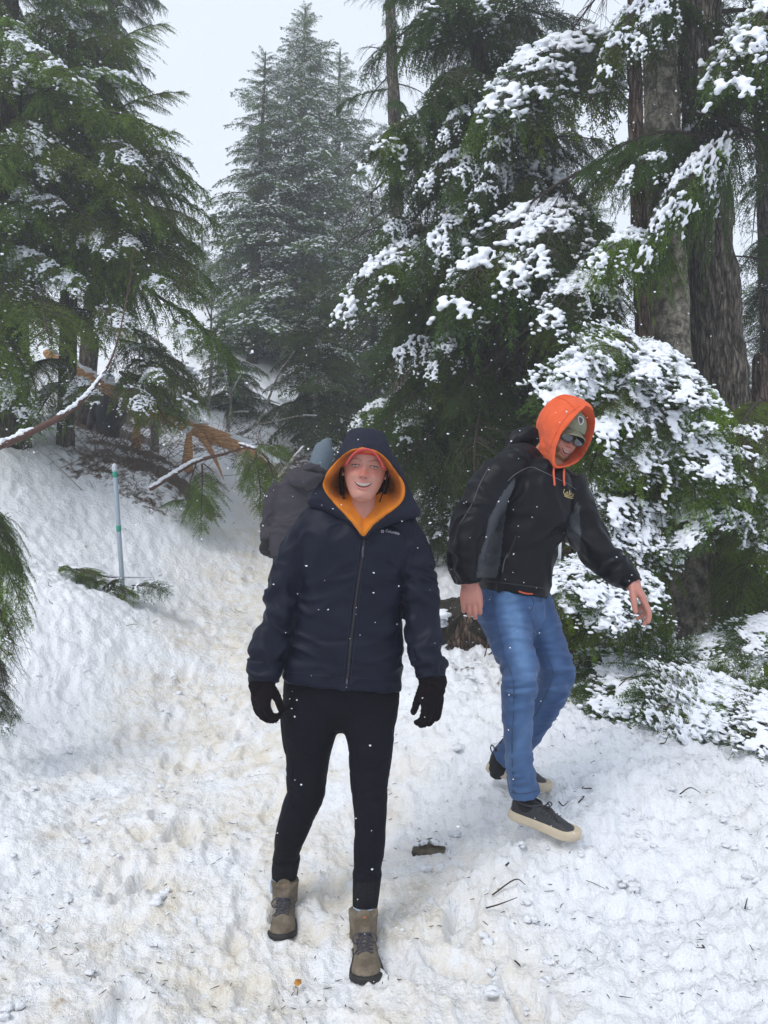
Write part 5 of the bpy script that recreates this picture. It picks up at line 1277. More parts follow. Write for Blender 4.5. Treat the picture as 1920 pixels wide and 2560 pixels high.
# ------------------------------------------------------------------ man in the orange hood
def man():
    foot = W(1330, 2050, 3.1); foot[2] = gz(foot[0], foot[1])
    P = thing('person', 'man in black jacket, orange hood, sunglasses and blue jeans stepping across the snow, arms out', 'person', tuple(foot))
    eye = W(1431, 1094, 3.02)
    R = rot('Y', math.radians(19)) @ rot('Z', math.radians(24)) @ rot('X', math.radians(14))
    s = .93
    o = eye - R @ np.array([0, -.085, 0]) * s
    HM = np.eye(4); HM[:3, :3] = R * s; HM[:3, 3] = o
    hv, hf = head_geo(False)
    bx, bz = hv[:, 0], hv[:, 2]
    neck = limb([o + [-.10, .10, -.24], o + [-.06, .07, -.15], o + R @ np.array([0, .03, -.08])], [.075, .062, .058], None, seg=24)
    core = limb([W(1285, 1500, 3.12), W(1310, 1380, 3.1), W(1345, 1230, 3.1), W(1375, 1170, 3.08)], [.11, .12, .12, .07], [.09, .09, .09, .06], seg=20)
    a1 = limb([W(a, b, c) for a, b, c, d in ML], .034, .034, seg=12, sub=3); a2 = limb([W(a, b, c) for a, b, c, d in MR], .034, .034, seg=12, sub=3)
    # his right hand hangs with its back to us; his left reaches down and out
    h1 = hand_parts(W(1172, 1452, 2.93), (.08, -.15, -1), (1, -.1, .05), ((.35, .95, .7), (.25, .85, .7), (.30, .9, .7), (.35, .95, .7)), .98, palm=(.1, 1, 0), thumb=(.80, .30, -.55), fat=1.04, spread=.02)
    h2 = hand_parts(W(1578, 1452, 3.0), (.50, -.1, -.85), (-.25, -1, -.1), ((.15, .35, .3), (.30, .45, .4), (.5, .6, .5), (.65, .7, .5)), 1.06, palm=(-.9, .2, -.4), thumb=(.80, .52, -.45), fat=1.04, spread=.25)
    V, F = union([(frame_pts(HM, hv), hf), neck, core, a1, a2] + h1 + h2, .0029, 1, .35)
    loc = (V - HM[:3, 3]) @ np.linalg.inv(HM[:3, :3]).T
    body = add('body', V, F, M_skin, P)
    c = skin_colour(loc, False, base=(.47, .25, .19))
    x, y, z = loc.T
    inhead = np.abs(loc).max(1) < .16
    far = ~inhead
    c[far] = (.46, .20, .155)
    bm = sstep(-.052, -.072, z + .10 * np.clip(np.abs(x) - .03, 0, 1)) * sstep(.02, -.02, y) * inhead * (1 - np.exp(-(x / .024) ** 2 - ((z + .066) / .008) ** 2))
    c = c * (1 - .72 * bm[:, None]) + np.array((.23, .11, .05)) * .72 * bm[:, None]
    setcol(body, c)
    face_extras(HM, hv, hf, P, False)
    # short beard on the chin and jaw
    bv = bvh_of(hv, hf); r = np.random.default_rng(8); L = []
    for k in range(900):
        a = r.uniform(-.052, .052); zz = r.uniform(-.122, -.070) + .5 * abs(a) * r.random()
        loc_, n_, _, _ = bv.ray_cast(Vector((a, -.2, zz)), Vector((0, 1, 0)), .3)
        if loc_ is None: loc_, n_, _, _ = bv.ray_cast(Vector((a, -.06, -.2)), Vector((0, 0, 1)), .3)
        if loc_ is None or (abs(a) < .026 and zz > -.083): continue
        p = np.array(loc_); n_ = np.array(n_); n_ = n_ if n_[1] < 0 else -n_
        d = norm(n_ * .5 + [r.normal(0, .3), 0, -1]); w = norm(np.cross(d, n_)) * .0011
        L.append((np.array([p - w, p + w, p + d * r.uniform(.006, .012)]), [np.array([[0, 1, 2]])]))
    V_, F_ = cat_geo(L); add('beard', frame_pts(HM, V_), F_, M_beard, P, smooth=False, kind='stuff')
    # sunglasses
    def lens(sg):
        a = np.linspace(0, 2 * math.pi, 33)[:-1]
        lx = .0315 * sg + .0265 * np.sign(np.cos(a)) * np.abs(np.cos(a)) ** .9; lz = -.004 + .0205 * np.sin(a) * (1 - .12 * np.cos(a) * sg) - .003 * (np.cos(a) * sg) ** 2
        return np.column_stack([lx, -.1015 + .35 * np.abs(lx) ** 1.5 * 2.0, lz])
    sgp = link('sunglasses', None, P); sgp.empty_display_size = .05
    for sg in (-1, 1):
        q = lens(sg); rows = [q.mean(0) + (q - q.mean(0)) * f - np.array([0, .004 * (1 - f * f), 0]) for f in (1, .8, .55, .3, .08)]
        V_, F_ = grid_surf(np.array(rows), True, True); add('lens', frame_pts(HM, V_), F_, M_lens, sgp)
        V_, F_ = limb(frame_pts(HM, np.concatenate([q, q[:2]])), .0024, .0024, seg=8, sub=2); add('rim', V_, F_, M_frame, sgp)
        V_, F_ = limb(frame_pts(HM, [(sg * .056, -.090, .003), (sg * .072, -.066, .004), (sg * .077, -.02, .003), (sg * .078, .01, -.002)]), .0022, .0035, seg=8, sub=4); add('temple', V_, F_, M_frame, sgp)
    V_, F_ = limb(frame_pts(HM, [(-.008, -.1015, .004), (0, -.1035, .007), (.008, -.1015, .004)]), .002, .002, seg=8, sub=4); add('bridge', V_, F_, M_frame, sgp)
    # cap
    th = np.linspace(0, 2 * math.pi, 49)[:-1]; rows = []
    for f in np.linspace(0, 1, 12):
        r_ = math.cos(f * math.pi / 2 * .985); rows.append([(.084 * r_ * math.cos(t), .004 + .104 * r_ * math.sin(t), .032 + .090 * math.sin(f * math.pi / 2)) for t in th])
    Vc, Fc = grid_surf(np.array(rows), True, True); cap = add('cap', frame_pts(HM, Vc), Fc, M_olive, P)
    rows = []
    for v in np.linspace(0, 1, 12):
        rows.append([(.078 * a * (1 - .14 * v), -.082 * math.sqrt(max(0, 1 - .6 * a * a)) - .062 * v * math.sqrt(max(0, 1 - .85 * a * a)), .040 - .026 * abs(a) ** 2.2 - .022 * v) for a in np.linspace(-1, 1, 31)])
    top = np.array(rows); bot = top[::-1].copy(); bot[:, :, 2] -= .004
    Gb = np.concatenate([top, bot]); Gb = np.concatenate([Gb, Gb[:1]]); Vb, Fb = grid_surf(Gb, False); br = add('brim', frame_pts(HM, Vb), Fb, M_olive, cap)
    for v in (3, 5, 7, 9):
        q = top[v] + [0, 0, .0008]; V_, F_ = limb(frame_pts(HM, q[3:-3]), .0007, .0007, seg=5, sub=1); add('stitching', V_, F_, M_bootdark, br)
    # shield badge on the cap front: outline and a dark centre
    cv = bvh_of(Vc, Fc)
    def oncap(px_, pz, off):
        l_, n_, _, _ = cv.ray_cast(Vector((px_, -.2, pz)), Vector((0, 1, 0)), .4); return np.array(l_) + np.array([0, -off, off * .3])
    sh = [(-.013, .090), (0, .094), (.013, .090), (.0125, .076), (0, .062), (-.0125, .076), (-.013, .090)]
    q = [oncap(a, b, .0015) for a, b in crom(np.array(sh), 4)]
    V_, F_ = limb(frame_pts(HM, q), .0012, .0012, seg=6, sub=1); add('badge_outline', V_, F_, mat('badge_white', (.6, .6, .62), .6), cap)
    q2 = [oncap(a * .68, (b - .079) * .68 + .079, .001) for a, b in sh[:-1]]; qv = np.array(q2); ce = qv.mean(0) + [0, -.001, 0]
    add('badge', frame_pts(HM, np.concatenate([qv, [ce]])), [np.array([[i, (i + 1) % 6, 6] for i in range(6)])], mat('badge_purple', (.05, .02, .05), .6), cap)
    # orange hood
    Lp = [(1462, 1011), (1477, 1019), (1486, 1042), (1485, 1072), (1478, 1096), (1467, 1121), (1453, 1145), (1434, 1161), (1412, 1169), (1388, 1170), (1380, 1156), (1384, 1128), (1391, 1103), (1403, 1076), (1421, 1052), (1441, 1032)]
    LY = [3.02, 3.04, 3.06, 3.07, 3.07, 3.06, 3.04, 3.01, 2.985, 2.965, 2.955, 2.95, 2.95, 2.955, 2.97, 2.99]
    Op = [(1453, 996), (1474, 1013), (1484, 1036), (1484, 1066), (1478, 1096), (1466, 1122), (1452, 1146), (1430, 1160), (1400, 1165), (1374, 1160), (1362, 1135), (1350, 1095), (1353, 1050), (1370, 1010), (1398, 991), (1428, 988)]
    L3 = np.array([W(a, b, y) for (a, b), y in zip(Lp, LY)]); L3 = crom(np.concatenate([L3, L3[:1]]), 6)[:-1]
    O3 = np.array([W(a, b, 3.11) for a, b in Op]); O3 = crom(np.concatenate([O3, O3[:1]]), 6)[:-1]
    cc = L3.mean(0); bk = O3.mean(0)
    def tw(Rg, f, tgt, d=(0, 0, 0)): return Rg + (tgt - Rg) * f + np.array(d)
    back = cc + np.array([-.06, .16, .02])
    key = [tw(L3, .30, cc, (-.055, .13, .02)), tw(L3, .20, cc, (-.03, .08, .01)), tw(L3, .12, cc, (-.012, .035, 0)), tw(L3, .085, cc, (0, .008, 0)), tw(L3, .045, cc, (.004, -.007, 0)), tw(L3, .0, cc, (0, -.002, 0)), L3 * .55 + O3 * .45 + [0, -.012, 0], L3 * .15 + O3 * .85, O3,
           tw(O3, .01, bk, (-.004, .05, 0)), tw(O3, .08, bk, (-.008, .10, 0)), tw(O3, .35, bk, (-.01, .15, 0)), tw(O3, .95, bk, (-.015, .17, 0))]
    Gh = crom(np.array(key).reshape(len(key), -1), 4).reshape(-1, len(L3), 3); V, F = grid_surf(Gh, True); V = fabric(V, F, .005, 12, .003, 16, (1, 1, 1), 14)
    hd = add('hood', V, F, M_orange, P); bh = bvh_of(V, F)
    for pts in ([(1396, 994), (1412, 1000), (1428, 1012), (1440, 1026)], [(1450, 1016), (1436, 1024), (1418, 1040), (1402, 1062), (1388, 1088), (1376, 1122)]):
        V_, F_ = seam(bh, pts, .0022, -.0005); add('seam', V_, F_, mat('orange_seam', (.50, .07, .02), .9), hd)
    # jacket
    torso = pxlimb([(1281, 1482, 3.12, 82), (1284, 1462, 3.12, 88), (1296, 1400, 3.11, 92), (1310, 1320, 3.10, 94), (1330, 1240, 3.09, 98), (1350, 1190, 3.09, 80), (1358, 1168, 3.10, 46)],
                   [.135, .142, .145, .145, .140, .118, .08], ex=2.4, seg=44)
    am = [pxlimb(ML, [.085, .092, .090, .082, .074, .058, .044], ex=2.1), pxlimb(MR, [.085, .085, .080, .074, .066, .052, .042], ex=2.1)]
    sh = limb([W(1262, 1180, 3.03), W(1300, 1148, 3.06), W(1345, 1165, 3.12), W(1395, 1195, 3.13), W(1428, 1215, 3.13)], [.075, .080, .07, .07, .07], [.065, .065, .055, .055, .055], hint=(0, 0, 1), seg=24)
    roll_ = limb([W(1268, 1128, 3.14), W(1290, 1100, 3.16), W(1325, 1092, 3.17), W(1348, 1110, 3.16), W(1362, 1150, 3.10), W(1372, 1176, 3.04)], [.020, .036, .042, .036, .022, .014], [.022, .034, .04, .034, .022, .014], hint=(0, 0, 1), seg=20)
    V, F = union([torso, sh, roll_] + am, .0066, 4, .5)
    el = [W(1165, 1330, 2.95), W(1490, 1370, 3.08), W(1250, 1240, 3.0), W(1420, 1340, 3.05), W(1160, 1430, 2.93), W(1550, 1440, 3.02)]
    def wf(V):
        w = np.full(len(V), .7)
        for e in el: w = w + 1.0 * np.exp(-(((V - e) ** 2).sum(1)) / .014)
        return w
    V = fabric(V, F, .009, 6, .0105, 8.5, (1, 1, 1.2), 21, wf)
    jk = add('jacket', V, F, M_black, P)
    px = 960 + FPX * V[:, 0] / V[:, 1]; c_, s_ = math.cos(PITCH), math.sin(PITCH)
    dz = V[:, 2] - CAM_H; px = 960 + FPX * V[:, 0] / (V[:, 1] * c_ + dz * s_); py = 1280 - FPX * (dz * c_ - V[:, 1] * s_) / (V[:, 1] * c_ + dz * s_)
    me = jk.data; me.materials.append(M_greypanel)
    def inpoly(x, y, poly):
        r_ = np.zeros(len(x), bool); j = len(poly) - 1
        for i in range(len(poly)):
            xi, yi = poly[i]; xj, yj = poly[j]
            r_ ^= ((yi > y) != (yj > y)) & (x < (xj - xi) * (y - yi) / (yj - yi + 1e-9) + xi); j = i
        return r_
    pan = [[(1288, 1195), (1286, 1218), (1270, 1250), (1262, 1300), (1254, 1370), (1244, 1440), (1236, 1446), (1192, 1444), (1196, 1400), (1210, 1360), (1222, 1300), (1240, 1262), (1262, 1225)],
           [(1447, 1253), (1450, 1290), (1452, 1330), (1450, 1375), (1440, 1384), (1424, 1372), (1412, 1350), (1424, 1300), (1436, 1265)]]
    mi = []
    fc = np.empty(len(me.polygons) * 3, np.float32); me.polygons.foreach_get('center', fc); fc = fc.reshape(-1, 3) + np.array(world_loc(P))
    dz = fc[:, 2] - CAM_H; dn = fc[:, 1] * c_ + dz * s_; fx = 960 + FPX * fc[:, 0] / dn; fy = 1280 - FPX * (dz * c_ - fc[:, 1] * s_) / dn
    m = np.zeros(len(fc), bool)
    for q in pan: m |= inpoly(fx, fy, q)
    m &= fc[:, 1] < 3.10
    me.polygons.foreach_set('material_index', m.astype(np.int32))
    bj = bvh_of(V, F)
    for pts, mm_, rr in (([(1270, 1202), (1290, 1184), (1325, 1168), (1350, 1176), (1376, 1188), (1400, 1200), (1420, 1210), (1440, 1224)], M_piping, .0013), ([(1270, 1385), (1262, 1400), (1256, 1430)], M_piping, .002),
                         ([(1290, 1340), (1280, 1365), (1268, 1395)], M_zip, .003), ([(1199, 1452), (1250, 1456), (1310, 1464), (1360, 1470)], M_zip, .002), ([(1222, 1168), (1200, 1210), (1180, 1260), (1150, 1310)], M_piping, .0012)):
        V_, F_ = seam(bj, pts, rr, .0008, seg=6)
        if len(F_): add('seam', V_, F_, mm_, jk)
    # scripted gold embroidery, unreadable in the photo: looping thread above a bar
    L = []
    sc = [(1411, 1223), (1409, 1230), (1412, 1238), (1415, 1232), (1419, 1230), (1417, 1236), (1421, 1238), (1424, 1226), (1424, 1238), (1428, 1232), (1431, 1240), (1434, 1235)]
    L.append(seam(bj, sc, .0014, .001)); L.append(seam(bj, [(1412, 1240), (1422, 1244), (1431, 1246)], .0022, .001)); L.append(seam(bj, [(1411, 1236), (1420, 1240), (1432, 1242)], .0012, .001))
    V_, F_ = cat_geo([a for a in L if len(a[1])]); add('embroidered_logo', V_, F_, M_gold, jk, kind='stuff')
    for pts in ([(1383, 1168), (1383, 1190), (1385, 1213)], [(1409, 1168), (1407, 1190), (1409, 1213)]):
        V_, F_ = seam(bj, pts, .0042, .006); V_.size and add('drawstring', V_, F_, M_orangecord, hd)
    V_, F_ = seam(bj, [(1298, 1479), (1315, 1484), (1331, 1485)], .004, -.002)
    if len(F_): add('shirt_hem', V_, F_, M_orangecord, P)
    for rows, rb in (([(1165, 1432, 2.93, 31), (1168, 1444, 2.93, 30), (1169, 1458, 2.93, 28)], [.048, .046, .043]), ([(1566, 1440, 3.02, 30), (1574, 1450, 3.01, 28), (1583, 1462, 3.0, 25)], [.046, .044, .040])):
        V_, F_ = pxlimb(rows, rb, cap='flat'); V_ = fabric(V_, F_, .002, 16, .003, 26, (1, 1, 1)); add('cuff', V_, F_, M_black, jk)
    # jeans
    hip = pxlimb([(1278, 1462, 3.13, 76), (1276, 1500, 3.13, 82), (1278, 1545, 3.13, 84)], [.125, .135, .12], ex=2.3, cap='round')
    l1 = pxlimb([(1246, 1500, 3.12, 60), (1262, 1545, 3.10, 60), (1278, 1610, 3.06, 52), (1296, 1660, 3.02, 45), (1299, 1700, 2.99, 43), (1294, 1770, 3.0, 37), (1295, 1850, 3.02, 34), (1302, 1930, 3.04, 35), (1311, 1984, 3.05, 37)],
                [.115, .115, .105, .090, .086, .075, .068, .066, .066])
    l2 = pxlimb([(1318, 1500, 3.17, 58), (1345, 1560, 3.18, 52), (1370, 1620, 3.19, 46), (1391, 1676, 3.20, 42), (1372, 1740, 3.25, 40), (1325, 1820, 3.32, 36), (1278, 1880, 3.39, 34), (1262, 1898, 3.41, 34)],
                [.11, .10, .092, .085, .078, .070, .064, .064])
    V, F = union([hip, l1, l2], .0062, 3)
    def wj(V):
        w = np.full(len(V), .55)
        for e, a, rr in ((W(1296, 1690, 2.95), 1.8, .012), (W(1385, 1700, 3.15), 1.4, .010), (W(1290, 1520, 3.0), 1.2, .012), (W(1305, 1950, 3.0), .8, .006)): w = w + a * np.exp(-(((V - e) ** 2).sum(1)) / rr)
        return w
    V = fabric(V, F, .004, 8, .0080, 10, (.5, .8, 2.4), 33, wj)
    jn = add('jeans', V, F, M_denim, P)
    dz = V[:, 2] - CAM_H; dn = V[:, 1] * c_ + dz * s_; px = 960 + FPX * V[:, 0] / dn; py = 1280 - FPX * (dz * c_ - V[:, 1] * s_) / dn
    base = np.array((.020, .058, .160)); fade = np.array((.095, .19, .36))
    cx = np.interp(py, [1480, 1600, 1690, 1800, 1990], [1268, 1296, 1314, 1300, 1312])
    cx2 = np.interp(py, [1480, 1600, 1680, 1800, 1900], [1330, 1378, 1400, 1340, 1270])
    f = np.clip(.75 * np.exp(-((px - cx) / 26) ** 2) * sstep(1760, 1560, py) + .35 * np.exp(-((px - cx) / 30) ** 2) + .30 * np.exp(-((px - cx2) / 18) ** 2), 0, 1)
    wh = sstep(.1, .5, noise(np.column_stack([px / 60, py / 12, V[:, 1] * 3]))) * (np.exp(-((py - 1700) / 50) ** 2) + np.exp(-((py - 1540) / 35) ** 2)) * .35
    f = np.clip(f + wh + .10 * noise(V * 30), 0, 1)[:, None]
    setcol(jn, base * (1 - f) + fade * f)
    bn = bvh_of(V, F)
    for pts in ([(1231, 1482), (1240, 1550), (1262, 1640), (1283, 1700), (1284, 1780), (1280, 1860), (1284, 1980)], [(1326, 1540), (1350, 1600), (1378, 1660), (1382, 1690), (1362, 1740), (1338, 1790)], [(1277, 1982), (1310, 1984), (1346, 1976)], [(1328, 1490), (1334, 1510), (1322, 1535)]):
        V_, F_ = seam(bn, pts, .0018, .0006, seg=6)
        if len(F_): add('seam', V_, F_, M_denimseam, jn)
    # socks and shoes
    V_, F_ = pxlimb([(1310, 1950, 3.06, 27), (1312, 1990, 3.06, 26), (1316, 2016, 3.06, 25)], .042, cap='round'); add('sock', V_, F_, M_sockb, P)
    V_, F_ = pxlimb([(1275, 1860, 3.39, 22), (1254, 1892, 3.41, 24), (1244, 1925, 3.42, 24)], .040, cap='round'); add('sock', V_, F_, M_sockb, P)
    for heel, toe, up in (((1272, 2040, 3.08), (1446, 2106, 2.985), (.28, -.25, 1)), ((1216, 1925, 3.44), (1374, 1984, 3.36), (.30, -.15, 1))):
        h_, t_ = W(*heel), W(*toe)
        (uV, uF), (sV, sF), BM = shoe_geo(h_, t_, up)
        N = vnormals(uV, uF); uV = uV + N * (.002 * noise(uV * 30))[:, None]
        shoe = add('shoe', uV, uF, M_leather, P); add('sole', sV, sF, M_sole, shoe)
        q = []
        a = np.linspace(0, 2 * math.pi, 40)
        V_, F_ = limb(frame_pts(BM, np.column_stack([.068 + .052 * np.cos(a), .004 + .036 * np.sin(a), .094 + .006 * np.cos(a)])), .006, .006, seg=8, sub=1); add('padded_collar', V_, F_, M_leather, shoe)
        V_, F_ = limb(frame_pts(BM, [(.004, 0, .088), (-.008, 0, .105), (-.006, 0, .122), (.008, 0, .112), (.010, 0, .096)]), .003, .005, seg=8, sub=4); add('heel_loop', V_, F_, M_leather, shoe)
        bs = bvh_of(uV, uF); L = []
        def ons(x, y):
            o_ = frame_pts(BM, [(x + .03, y, .3)])[0]; l_, n_, _, _ = bs.ray_cast(Vector(o_), Vector(-norm(BM[:3, 2] + BM[:3, 0] * .1)), .6)
            return np.array(l_) + BM[:3, 2] * .003 if l_ else None
        for k in range(6):
            x_ = .125 + k * .014
            q = [ons(x_ + .003 * t, .022 * t) for t in np.linspace(-1, 1, 7)]; q = [b for b in q if b is not None]
            if len(q) > 3: L.append(limb(q, .0026, .0026, seg=6, sub=2))
        tp = ons(.128, 0); yd, xd, zd = norm(BM[:3, 1]), norm(BM[:3, 0]), norm(BM[:3, 2])
        for sg in (-1, 1):
            L.append(limb([tp, tp + xd * .01 + zd * .022 - yd * .008 * sg, tp + xd * .022 + zd * .010 - yd * .020 * sg, tp + xd * .012], .0025, .0025, seg=6, sub=5))
            L.append(limb([tp, tp + xd * .02 + zd * .012 - yd * .012, tp + xd * .045 + zd * -.004 - yd * (.022 + .006 * sg), tp + xd * .062 - zd * .022 - yd * .026], .0025, .0025, seg=6, sub=5))
        V_, F_ = cat_geo(L); add('laces', V_, F_, M_leather, shoe, kind='stuff')
ML = [(1285, 1165, 3.04, 46), (1232, 1215, 2.99, 56), (1188, 1290, 2.95, 54), (1170, 1350, 2.93, 48), (1164, 1400, 2.93, 41), (1166, 1432, 2.93, 31), (1169, 1452, 2.93, 28)]
MR = [(1420, 1200, 3.13, 42), (1446, 1270, 3.12, 40), (1470, 1340, 3.10, 42), (1510, 1395, 3.06, 38), (1548, 1430, 3.03, 33), (1570, 1446, 3.015, 27), (1582, 1460, 3.0, 24)]
man()

# ------------------------------------------------------------------ hiker walking away, and the far hiker
def walker():
    y0 = 6.3; foot = W(745, 1640, y0); foot[2] = gz(foot[0], foot[1])
    P = thing('person', 'hiker seen from behind in charcoal coat and slate blue beanie, half hidden behind the woman', 'person', tuple(foot))
    gy = foot[2]
    head = limb([W(800, 1192, y0), W(800, 1172, y0), W(803, 1150, y0), W(808, 1132, y0)], [.05, .070, .070, .040], [.06, .085, .085, .04], seg=20)
    neck = limb([W(770, 1215, y0), W(795, 1185, y0), W(806, 1160, y0)], [.07, .06, .06], None, seg=16)
    core = limb([W(745, 1420, y0), W(755, 1300, y0), W(765, 1215, y0)], [.12, .13, .08], [.08, .08, .07], seg=16)
    V, F = union([head, neck, core], .006, 2); b = add('body', V, F, M_skin, P); setcol(b, np.tile((.30, .14, .10), (len(V), 1)))
    torso = pxlimb([(748, 1392, y0, 76), (748, 1370, y0, 78), (752, 1320, y0, 74), (757, 1260, y0, 72), (762, 1215, y0, 62), (778, 1192, y0, 36)], [.16, .165, .16, .15, .13, .09], ex=2.4)
    la = pxlimb([(706, 1212, y0, 24), (690, 1245, y0, 25), (678, 1285, y0, 22), (670, 1320, y0, 20), (666, 1354, y0 - .05, 14)], [.085, .085, .075, .065, .05])
    ra = pxlimb([(806, 1215, y0, 22), (830, 1255, y0, 24), (842, 1300, y0, 22), (848, 1354, y0 - .05, 15)], [.085, .085, .07, .05])
    V, F = union([torso, la, ra], .010, 3); V = fabric(V, F, .012, 5, .012, 7, (.8, 1, 1.6), 51); jk = add('coat', V, F, M_greycoat, P)
    hood = limb([W(733, 1200, y0 - .10), W(752, 1199, y0 - .16), (W(778, 1203, y0 - .17)), W(805, 1198, y0 - .10)], [.045, .075, .075, .04], [.05, .06, .06, .05], hint=(0, 1, 0), seg=20)
    V, F = union([hood, limb([W(752, 1185, y0), W(785, 1172, y0 - .05), W(812, 1182, y0)], [.05, .05, .04], [.08, .09, .07], seg=16)], .008, 3); V = fabric(V, F, .006, 9, .008, 12, (1, 1, 2), 5); add('folded_hood', V, F, M_greycoat, jk)
    # beanie leaning to the right
    V, F = limb([W(798, 1170, y0 - .0), W(802, 1155, y0), W(807, 1137, y0), W(812, 1120, y0), W(815, 1113, y0)], [.088, .091, .089, .080, .058], [.11, .11, .10, .085, .06], seg=28); be = add('beanie', V, F, M_beanie, P)
    V_, F_ = limb([W(797, 1173, y0), W(800, 1162, y0)], [.095, .096], [.115, .115], seg=28, cap='flat'); add('beanie_cuff', V_, F_, M_beanie, be)
    g = hand_parts(W(665, 1352, y0 - .05), (-.05, -.1, -1), (1, .3, 0), (.9, 1.1, .8), 1.0, palm=(.2, -1, 0), thumb=(.8, .3, -.5), fat=1.35)
    V, F = union(g, .006, 3); add('glove', V, F, M_sockb, P)
    gl = [pxlimb([(722, 1385, y0, 42), (716, 1470, y0, 32), (714, 1560, y0, 27)], [.12, .10, .08])]
    a = W(722, 1385, y0); bpt = W(775, 1385, y0)
    legs = []
    for q, dx in ((a, -.02), (bpt, .02)):
        legs.append(limb([q, q + [dx, 0, -.35], [q[0] + dx, q[1], gy + .08]], [.13, .10, .075], [.13, .10, .08], seg=20, cap='flat'))
    V, F = union(legs, .012, 2); V = fabric(V, F, .005, 8, .008, 10, (1, 1, 2), 7); add('trousers', V, F, M_black, P)
    for q, dx in ((a, -.02), (bpt, .02)):
        h_ = np.array([q[0] + dx, q[1] - .08, gy - .01]); (uV, uF), (sV, sF), _ = shoe_geo(h_, h_ + [.0, .29, .03], (0, 0, 1), kind='boot'); s_ = add('boot', uV, uF, M_rubber, P); add('outsole', sV, sF, M_rubber, s_)
walker()
def far_hiker():
    y0 = 11.9; foot = G(268, 1070); top = W(272, 932, y0)
    f = np.array([top[0] + .02, y0, gz(top[0], y0)])
    P = thing('person', 'small distant hiker in pale blue cap and navy clothes among the left trees', 'person', tuple(f))
    H = top[2] - f[2]
    hd = top + [0, 0, -.14]
    M = head_matrix(hd, yaw=-.9, pitch=.3); hv, hf = head_geo(True)
    V, F = union([(frame_pts(M, hv), hf), limb([hd + [0, 0, -.3], hd + [0, 0, -.05]], [.07, .055], None, seg=12)], .008, 1)
    b = add('body', V, F, M_skin, P); setcol(b, np.tile((.36, .17, .12), (len(V), 1)))
    th = np.linspace(0, 2 * math.pi, 25)[:-1]
    rows = [[(.09 * math.cos(q * 1.5) * math.cos(t), .11 * math.cos(q * 1.5) * math.sin(t), .03 + .10 * math.sin(q * 1.5)) for t in th] for q in np.linspace(0, 1, 6)]
    V_, F_ = grid_surf(np.array(rows), True, True); cp = add('cap', frame_pts(M, V_), F_, mat('pale_blue_cap', (.42, .56, .72), .8), P)
    rows = [[(.07 * a, -.08 - .09 * v * math.sqrt(1 - .8 * a * a), .035 - .02 * abs(a) - .01 * v + k) for a in np.linspace(-1, 1, 11)] for v, k in ((0, 0), (1, 0), (1, -.008), (0, -.008))]
    V_, F_ = grid_surf(np.array(rows), False); add('brim', frame_pts(M, V_), F_, mat('pale_blue_brim', (.42, .56, .72), .8), cp)
    dk = mat('dark_navy_coat', (.012, .013, .025), .7)
    V, F = union([limb([hd + [0, 0, -.85], hd + [0, 0, -.5], hd + [0, 0, -.24]], [.18, .20, .15], [.13, .14, .10], seg=16),
                  limb([hd + [-.18, 0, -.28], hd + [-.24, -.03, -.55], hd + [-.20, -.2, -.75]], [.07, .06, .05], None, seg=12), limb([hd + [.18, 0, -.28], hd + [.25, -.03, -.55], hd + [.22, -.2, -.75]], [.07, .06, .05], None, seg=12)], .014, 2)
    add('coat', V, F, dk, P)
    V, F = union([limb([hd + [s * .09, 0, -.8], hd + [s * .10, 0, -1.15], np.array([hd[0] + s * .10, hd[1], min(f[2], hd[2] - 1.3)])], [.10, .08, .06], None, seg=12) for s in (-1, 1)], .014, 2)
    add('trousers', V, F, dk, P)
far_hiker()
# ------------------------------------------------------------------ things lying and standing in the snow
def marker_pole():
    b = G(308, 1492); t = W(286, 1166, b[1] - .05)
    P = thing('snow_marker_pole', 'thin grey snow marker pole with green bands stuck in the snow on the left', 'pole', tuple(b))
    d = norm(t - b); L = np.linalg.norm(t - b); r = PM(5.6, b[1])
    V, F = limb([b - d * .25, b + d * L * .5, t], r, r, seg=16, sub=4); add('pole', V, F, mat('grey_pole', (.30, .36, .42), .5, var=.1), P)
    mg = mat('green_band', (.01, .26, .17), .45)
    for f0, f1 in ((.915, .96), (.50, .545)):
        V, F = limb([b + d * L * f0, b + d * L * f1], r * 1.06, r * 1.06, seg=16, sub=4, cap='flat'); add('band', V, F, mg, P)
    V, F = limb([b + d * L * .965, b + d * L * 1.003], r * 1.15, r * 1.15, seg=16, sub=3); add('end_cap', V, F, mat('pale_cap', (.45, .48, .52), .5), P)
marker_pole()
def log(name, label, pts, radii, m, cat='log', snowtop=True, seg=18, snow_r=.5, rough=.12, snow_to=1.):
    pts = [np.array(p, float) for p in pts]
    T_ = thing(name, label, cat, tuple(pts[0]))
    trunk_mesh(pts, radii, m, T_, 'stem' if cat == 'branch' else 'trunk', seg=seg, rough=rough, sub=10)
    if snowtop:
        c = crom(np.column_stack([pts, np.broadcast_to(radii, len(pts))]), 60)
        r = np.random.default_rng(len(label)); k = (noise(c[:, :3] * 3 + len(label)) > -.28) & (np.arange(len(c)) < snow_to * len(c))
        C = c[k, :3] + r.normal(0, .2, (k.sum(), 3)) * c[k, 3:4]; C[:, 2] += c[k, 3] * .85; C[:, 1] -= c[k, 3] * .2
        V, F = blobs(C, c[k, 3] * snow_r * r.uniform(.6, 1.2, k.sum()) + .006, (1.6, 1, .6), seed=len(label)); V, F = union([(V, F)], max(.006, float(np.mean(radii)) * .2), 2); add('snow', V, F, M_snow, T_, kind='stuff')
    return T_
lg = log('fallen_log', 'long fallen log with bright split orange wood running down the slope behind the left trees',
    [W(120, 885, 12.0), W(300, 985, 11.6), W(490, 1072, 11.0), W(620, 1125, 10.6), W(740, 1205, 10.2)], [.08, .11, .115, .10, .08], M_split, snow_r=.4, rough=.05)
